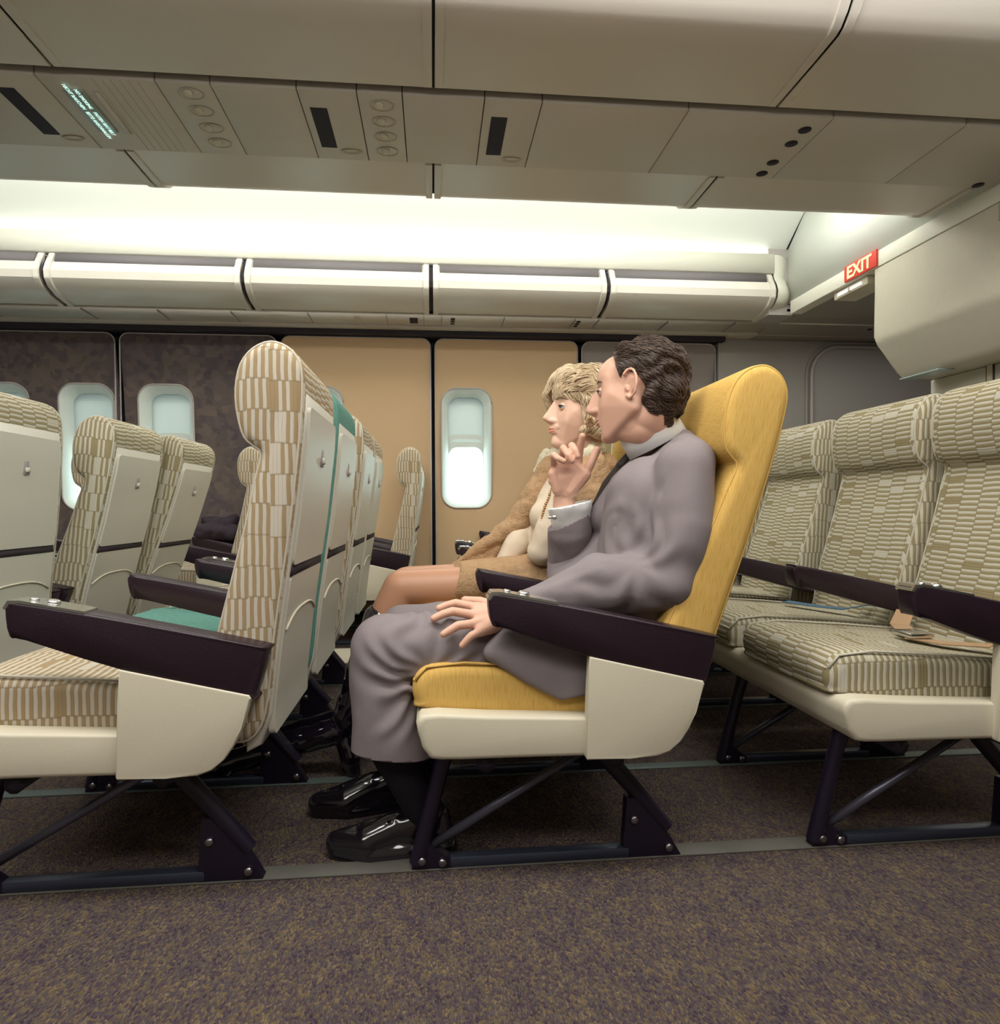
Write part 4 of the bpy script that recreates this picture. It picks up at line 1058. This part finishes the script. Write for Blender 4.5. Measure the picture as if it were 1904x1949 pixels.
# folds
for a, b, r in (
                ((0.212, 1.388, 0.559), (0.340, 1.362, 0.612), .020), ((0.254, 1.375, 0.569), (0.402, 1.348, 0.569), .018), ((0.141, 1.350, 0.441), (0.246, 1.335, 0.404), .014), ((0.185, 1.358, 0.467), (0.289, 1.335, 0.398), .014)):
    hull(j, [(a, r), (b, r * .8)])
jacket = clay(j, .0045, 12, disp=rays((0.413, 1.330, 0.625), 7, .0045, .085, .045, rays((0.415, 1.470, 0.724), 5, .0025, .08, .05, fold(9, .005, (1, 1, .6), 5))), post=2)
jk = link('suit_jacket', jacket, man, SUIT)
sl = bmesh.new(); chain(sl, [((0.354, 1.725, 0.593), .060), ((0.337, 1.648, 0.689), .055), ((0.328, 1.630, 0.754), .053)])
link('sleeve', clay(sl, .0045, 4, cuts=[((0.321, 1.630, 0.708), (-.42, -.1, .90))], disp=fold(16, .004)), jk, SUIT)
# trousers
tr = bmesh.new()
hull(tr, [((0.414, 1.470, 0.441), .10), ((0.459, 1.630, 0.408), .10)])
chain(tr, [((0.385, 1.450, 0.443), .092), ((0.139, 1.435, 0.448), .080), ((-0.101, 1.430, 0.455), .073)])
chain(tr, [((-0.101, 1.430, 0.455), .073), ((-0.107, 1.430, 0.380), .070), ((-0.096, 1.430, 0.302), .074)])
hull(tr, [((-0.096, 1.430, 0.302), .074), ((-0.117, 1.430, 0.180), .062), ((-0.055, 1.430, 0.180), .064)])
chain(tr, [((0.440, 1.660, 0.416), .092), ((0.174, 1.660, 0.448), .074), ((-0.072, 1.660, 0.445), .066), ((-0.137, 1.700, 0.284), .062), ((-0.153, 1.720, 0.159), .066)])
for a, b, r in (((-0.119, 1.390, 0.482), (-0.016, 1.372, 0.426), .013), ((-0.130, 1.388, 0.432), (-0.028, 1.370, 0.409), .013), ((-0.130, 1.388, 0.375), (-0.039, 1.370, 0.381), .013), ((-0.092, 1.386, 0.493), (0.035, 1.364, 0.433), .012)):
    hull(tr, [(a, r), (b, r * .7)])
hz = Vector((-0.082, 1.360, 0.237))
link('trousers', clay(tr, .005, 10, cuts=[(hz, (-.12, .0, -1))], disp=rays((-0.016, 1.370, 0.412), 13, .0050, .085, .05, fold(14, .003, (1, 1, .6), 2)), post=2), man, SUIT)
def shoe(px, py, ang=0, name='shoe', sc=1.0):
    bm = bmesh.new(); ca, sa = math.cos(ang), math.sin(ang)
    G = lambda x, y, z: Vector((px + (x * ca - y * sa) * sc, py + (x * sa + y * ca) * sc, z * sc))
    hull(bm, [(G(-.165, .0, .026), .026), (G(-.10, .018, .03), .030), (G(-.10, -.018, .03), .030)])
    hull(bm, [(G(-.10, .014, .032), .032), (G(-.10, -.014, .032), .032), (G(-.03, 0, .055), .034)])
    hull(bm, [(G(-.03, 0, .05), .035), (G(.05, 0, .045), .034), (G(.045, 0, .08), .030)])
    hull(bm, [(G(-.16, 0, .008), .028), (G(-.09, .02, .006), .030), (G(-.09, -.02, .006), .030), (G(.06, 0, .006), .034)])
    for k in (0, 1, 2): hull(bm, [(G(-.075 + .018 * k, -.022, .068 + .006 * k), .004), (G(-.075 + .018 * k, .022, .068 + .006 * k), .004)])
    return clay(bm, .003, 12, cuts=[((0, 0, .002), (0, 0, -1))])
def sock(a, b, r0, r1):
    bm = bmesh.new(); hull(bm, [(a, r0), (b, r1)]); return clay(bm, .006, 2)
link('shoe', shoe(-.045, 1.475), man, SHOE)
link('shoe', shoe(-.12, 1.70, .15), man, SHOE)
link('sock', sock((-0.084, 1.440, 0.231), (-.02, 1.475, .08), .048, .04), man, SOCK)
link('sock', sock((-0.152, 1.710, 0.202), (-.09, 1.70, .08), .045, .04), man, SOCK)

# ================================================================== THE WOMAN
wom = thing('person', 'person with blonde hair in a cream sweater and tan boucle cape, knees to the left', 'person', (.35, 1.98, 0))
SKW = mat('woman_skin', (.72, .46, .34), .45, sss=.12, vary=.04, vscale=30)
STOCK = mat('stocking_skin', (.50, .26, .16), .42, sss=.05)
BOUC = mat('tan_boucle', (.42, .27, .15), .95, bump=.9, bscale=190, spec=.1, vary=.25, vscale=90)
FUZ = mat('cream_fuzzy_lining', (.66, .60, .44), .95, bump=.9, bscale=150, spec=.1, vary=.15, vscale=60)
SWE = mat('cream_sweater', (.66, .55, .42), .9, bump=.15, bscale=500, spec=.15)
BLO = mat('blonde_hair', (.36, .26, .15), .45, vary=.25, vscale=70)
BLO2 = mat('blonde_locks', (.62, .48, .31), .34, vary=.35, vscale=50)
wM = frame((-.985, -.15, .05), (.19, .03, .98)); wO = Vector((0.432, 1.930, 1.026)); wS = .985
hb, V = head(wO, wM, wS, False)
hull(hb, [(V(-.03, 0, -.06), .046), (Vector((0.439, 1.960, 0.895)), .046)])
whead = clay(hb, .0020, 9, disp=dents(wO, wM, wS), post=6)
hb = bmesh.new(); ww = (0.193, 1.985, 0.566)
for q, dy in ((-.01, 0), (.008, .012), (.012, .03)): finger(hb, [Vector(ww) + Vector((-.04, dy - .01, -.01)), Vector(ww) + Vector((-.085, dy - .005, -.03)), Vector(ww) + Vector((-.11, dy, -.045))], .008, .0065)
finger(hb, [Vector(ww) + Vector((-.03, -.03, -.01)), Vector(ww) + Vector((-.06, -.035, -.03)), Vector(ww) + Vector((-.08, -.03, -.045))], .008, .0065)
finger(hb, [Vector(ww) + Vector((-.02, .035, -.01)), Vector(ww) + Vector((-.05, .05, -.03))], .009, .0075)
hull(hb, [(ww, .02), (Vector(ww) + Vector((-.045, .015, -.012)), .016), (Vector(ww) + Vector((-.04, -.02, -.012)), .014)])
whand = clay(hb, .0022, 3)
bb = bmesh.new(); chain(bb, [((0.437, 1.970, 0.880), .045), ((0.405, 1.970, 0.755), .07), ((0.350, 1.980, 0.520), .085)])
chain(bb, [((0.326, 1.930, 0.526), .06), ((-0.090, 1.930, 0.518), .055)]); chain(bb, [((0.348, 2.060, 0.528), .06), ((-0.080, 2.050, 0.516), .054)])
chain(bb, [((-0.090, 1.930, 0.518), .055), ((-0.125, 1.930, 0.452), .052), ((-0.180, 1.930, 0.311), .048), ((-0.234, 1.920, 0.182), .034)])
chain(bb, [((-0.080, 2.050, 0.516), .054), ((-0.117, 2.050, 0.441), .05), ((-0.152, 2.040, 0.285), .046), ((-0.190, 2.030, 0.178), .034)])
chain(bb, [((0.394, 2.080, 0.805), .03), ((0.289, 2.050, 0.683), .026), (ww, .020)])
chain(bb, [((0.405, 1.860, 0.821), .04), ((0.314, 1.860, 0.623), .035), ((0.278, 1.920, 0.574), .022)])
wbody = clay(bb, .006, 8)
wb = link('body', join_me('wbody', [whead, whand, wbody], [SKW, SKW, STOCK]), wom)
BR = mat('light_brown_brow', (.20, .12, .06), .7)
face_bits(V, wS, wM, wb, BR, ('blue_grey_iris', (.06, .06, .07)), False, SKW)
LIPW = mat('pink_lips', (.62, .20, .15), .4)
bm = bmesh.new()
for a, b, c, r in (((.0978, 0, -.058), (.0875, .018, -.0595), (.0875, -.018, -.0595), .0031), ((.0965, 0, -.0675), (.087, .016, -.0655), (.087, -.016, -.0655), .0035)):
    hull(bm, [(V(*a), r), (V(*b), r * .5)]); hull(bm, [(V(*a), r), (V(*c), r * .5)])
link('lips', clay(bm, .0015, 3), wb, LIPW)
bm = bmesh.new()
ell(bm, V(-.020, 0, .058), [.106, .088, .083], wM); ell(bm, V(-.055, 0, .01), [.080, .085, .085], wM)
for q in (-1, 1):
    hull(bm, [(V(.020, q * .062, .075), .026), (V(.012, q * .072, .02), .018), (V(-.03, q * .070, .03), .03)])
    hull(bm, [(V(.012, q * .073, .02), .016), (V(.005, q * .076, -.035), .012), (V(-.04, q * .070, -.03), .024)])
    hull(bm, [(V(.004, q * .076, -.035), .012), (V(.000, q * .070, -.058), .011), (V(-.04, q * .062, -.065), .018)])
    hull(bm, [(V(.004, q * .073, -.058), .009), (V(.020, q * .069, -.066), .006)])
# bangs swept forward and down over the far temple
hull(bm, [(V(.045, 0, .110), .024), (V(.082, -.02, .082), .018), (V(.055, .045, .085), .020), (V(.055, -.055, .075), .020)])
hull(bm, [(V(.082, -.02, .080), .017), (V(.092, -.045, .045), .012), (V(.060, -.062, .050), .014)])
hull(bm, [(V(.092, -.045, .045), .011), (V(.082, -.055, .015), .008), (V(.055, -.066, .02), .010)])
whair = clay(bm, .003, 5, disp=lambda co: .0025 * math.sin(38 * (wM.transposed() @ (co - wO)).z * 2 + 5 * noise.noise(co * 15)) * .7 + .0012 * noise.noise(co * 45))
wh = link('hair', whair, wb, BLO)
def wdir(q, nor, Mi):
    if q.x > .0 and q.z > .045: return (1, -.15 if q.y < .04 else -.5, -.25 - max(0, q.x - .055) * 30)
    if q.z > .02: return (-.35, .1 if q.y > 0 else -.1, -.8)
    return (.1 if q.z > -.03 else .9, 0, -1)
link('hair_locks', strands(whair, V, wO, wM, wS, 1700, wdir, 18, .0075, .0017, lift=.0026, jit=.16), wh, BLO2)
GOLD = mat('gold', (.42, .24, .11), .35, .8)
bm = bmesh.new()
for k in range(14):
    a = k * 2.4; c = Vector((0.434, 1.835, 0.979)) + Vector((.007 * math.cos(a), -.004 * (k % 3), .013 * math.sin(a)))
    tube(bm, [c + Vector((.0035 * math.cos(t + k), -.003 * math.sin(t * 2), .0035 * math.sin(t + k))) for t in [k2 * .8 for k2 in range(9)]], .0010, 5)
link('earring', bm_mesh('er', bm), wb, GOLD)
# sweater, skirt
s_ = bmesh.new()
hull(s_, [((0.424, 1.960, 0.898), .040), ((0.429, 1.970, 0.849), .05)])
hull(s_, [((0.410, 1.900, 0.838), .055), ((0.407, 2.060, 0.845), .055), ((0.356, 1.920, 0.725), .07), ((0.368, 2.030, 0.723), .07)])
hull(s_, [((0.356, 1.920, 0.725), .072), ((0.368, 2.030, 0.723), .07), ((0.363, 1.920, 0.557), .08), ((0.375, 2.030, 0.546), .08)])
hull(s_, [((0.323, 1.910, 0.718), .05), ((0.351, 2.020, 0.676), .05)])
chain(s_, [((0.388, 1.850, 0.814), .048), ((0.327, 1.845, 0.682), .045), ((0.301, 1.850, 0.624), .042)])
chain(s_, [((0.377, 2.080, 0.813), .045), ((0.299, 2.060, 0.691), .042), ((0.250, 2.000, 0.638), .038), ((0.204, 1.985, 0.572), .030)])
link('sweater', clay(s_, .0045, 6, disp=fold(18, .004)), wom, SWE)
k_ = bmesh.new()
hull(k_, [((0.355, 1.920, 0.535), .085), ((0.379, 2.050, 0.520), .08), ((0.051, 1.930, 0.525), .062), ((0.063, 2.060, 0.522), .060)])
hull(k_, [((0.044, 1.930, 0.525), .063), ((0.055, 2.060, 0.523), .061), ((0.018, 1.930, 0.525), .063), ((0.031, 2.060, 0.523), .061)])
link('skirt', clay(k_, .0045, 5, cuts=[((0.067, 1.870, 0.537), (-1, -.1, .30))], disp=fold(30, .003)), wom, BOUC)
c_ = bmesh.new()
hull(c_, [((0.352, 2.000, 0.863), .038), ((0.308, 2.010, 0.780), .042), ((0.415, 2.100, 0.872), .05)])
hull(c_, [((0.308, 2.010, 0.780), .042), ((0.250, 2.020, 0.696), .034), ((0.296, 2.040, 0.716), .022)])
hull(c_, [((0.250, 2.020, 0.696), .032), ((0.073, 2.030, 0.584), .008), ((0.195, 2.030, 0.642), .016)])
hull(c_, [((0.222, 2.030, 0.669), .016), ((0.073, 2.030, 0.576), .007), ((0.149, 2.020, 0.567), .008), ((0.182, 2.030, 0.597), .010)])
hull(c_, [((0.455, 1.880, 0.867), .042), ((0.485, 1.880, 0.769), .05), ((0.402, 1.815, 0.798), .03)])
hull(c_, [((0.402, 1.812, 0.798), .026), ((0.426, 1.810, 0.697), .03), ((0.482, 1.840, 0.754), .05)])
hull(c_, [((0.496, 1.950, 0.863), .05), ((0.506, 1.960, 0.755), .07), ((0.415, 2.100, 0.872), .045)])
cape = link('cape', clay(c_, .0045, 4, disp=fold(26, .006)), wom, BOUC)
c_ = bmesh.new()
chain(c_, [((0.361, 2.030, 0.903), .020), ((0.381, 1.930, 0.890), .022), ((0.421, 1.880, 0.874), .020), ((0.445, 1.875, 0.901), .022), ((0.483, 1.930, 0.924), .024)])
hull(c_, [((0.357, 2.050, 0.902), .026), ((0.334, 2.070, 0.854), .024), ((0.378, 2.020, 0.883), .02)])
link('cape_collar', clay(c_, .0045, 3, disp=fold(50, .007)), cape, FUZ)
bm = bmesh.new(); R = random.Random(5)
for line in (((0.345, 1.860, 0.836), (0.324, 1.845, 0.787), (0.305, 1.835, 0.744), (0.293, 1.830, 0.697)),):
    pts = [Vector(p) for p in line]
    for a, b in zip(pts, pts[1:]):
        n = max(2, int((b - a).length / .0065))
        for k in range(n):
            p = a.lerp(b, k / n) + Vector((R.uniform(-.001, .001), -.003, R.uniform(-.001, .001))); ell(bm, p, (.0042, .0042, .0036))
link('necklace', bm_mesh('nk', bm), wom, GOLD)
BOOT = mat('black_patent', (.006, .004, .010), .1, spec=.8, coat=.8)
def boot(k, a, t, y):
    bm = bmesh.new(); a = Vector(a)
    chain(bm, [(k, .057), (Vector(k).lerp(a, .5), .052), (a, .040)])
    hull(bm, [(a, .038), (Vector((t[0] + .09, y, .05)), .032)]); hull(bm, [(Vector((t[0] + .09, y, .04)), .032), (Vector(t), .022)])
    hull(bm, [(a, .034), (Vector((a.x + .02, y, .05)), .028)])
    hull(bm, [(Vector((a.x + .03, y, .0)), .02), (Vector((a.x + .02, y, .05)), .024)])
    return clay(bm, .004, 4, cuts=[((0, 0, .002), (0, 0, -1))], disp=fold(22, .003, (1, 1, 1), y))
b1 = link('boot', boot((-0.146, 1.930, 0.422), (-0.253, 1.920, 0.130), (-.66, 1.90, .025), 1.90), wom, BOOT)
b2 = link('boot', boot((-0.133, 2.050, 0.412), (-0.214, 2.030, 0.132), (-.62, 2.05, .025), 2.05), wom, BOOT)

# dark folded coat on the window seat by the tapestry wall
fc = bmesh.new()
hull(fc, [((-1.351, 4.100, 0.611), .05), ((-1.172, 4.100, 0.597), .05), ((-1.338, 4.200, 0.550), .05), ((-1.216, 4.200, 0.533), .05)])
hull(fc, [((-1.378, 4.250, 0.676), .03), ((-1.223, 4.250, 0.675), .035), ((-1.277, 4.200, 0.613), .05)])
tag(link('folded_coat', clay(fc, .008, 3, disp=fold(12, .02)), None, mat('dark_coat', (.03, .018, .028), .8)), 'dark folded coat on the window-side seats beside the tapestry wall', 'coat')

for t_ in (man, wom):
    for ch in t_.children: ch.location = -Vector(t_.location)
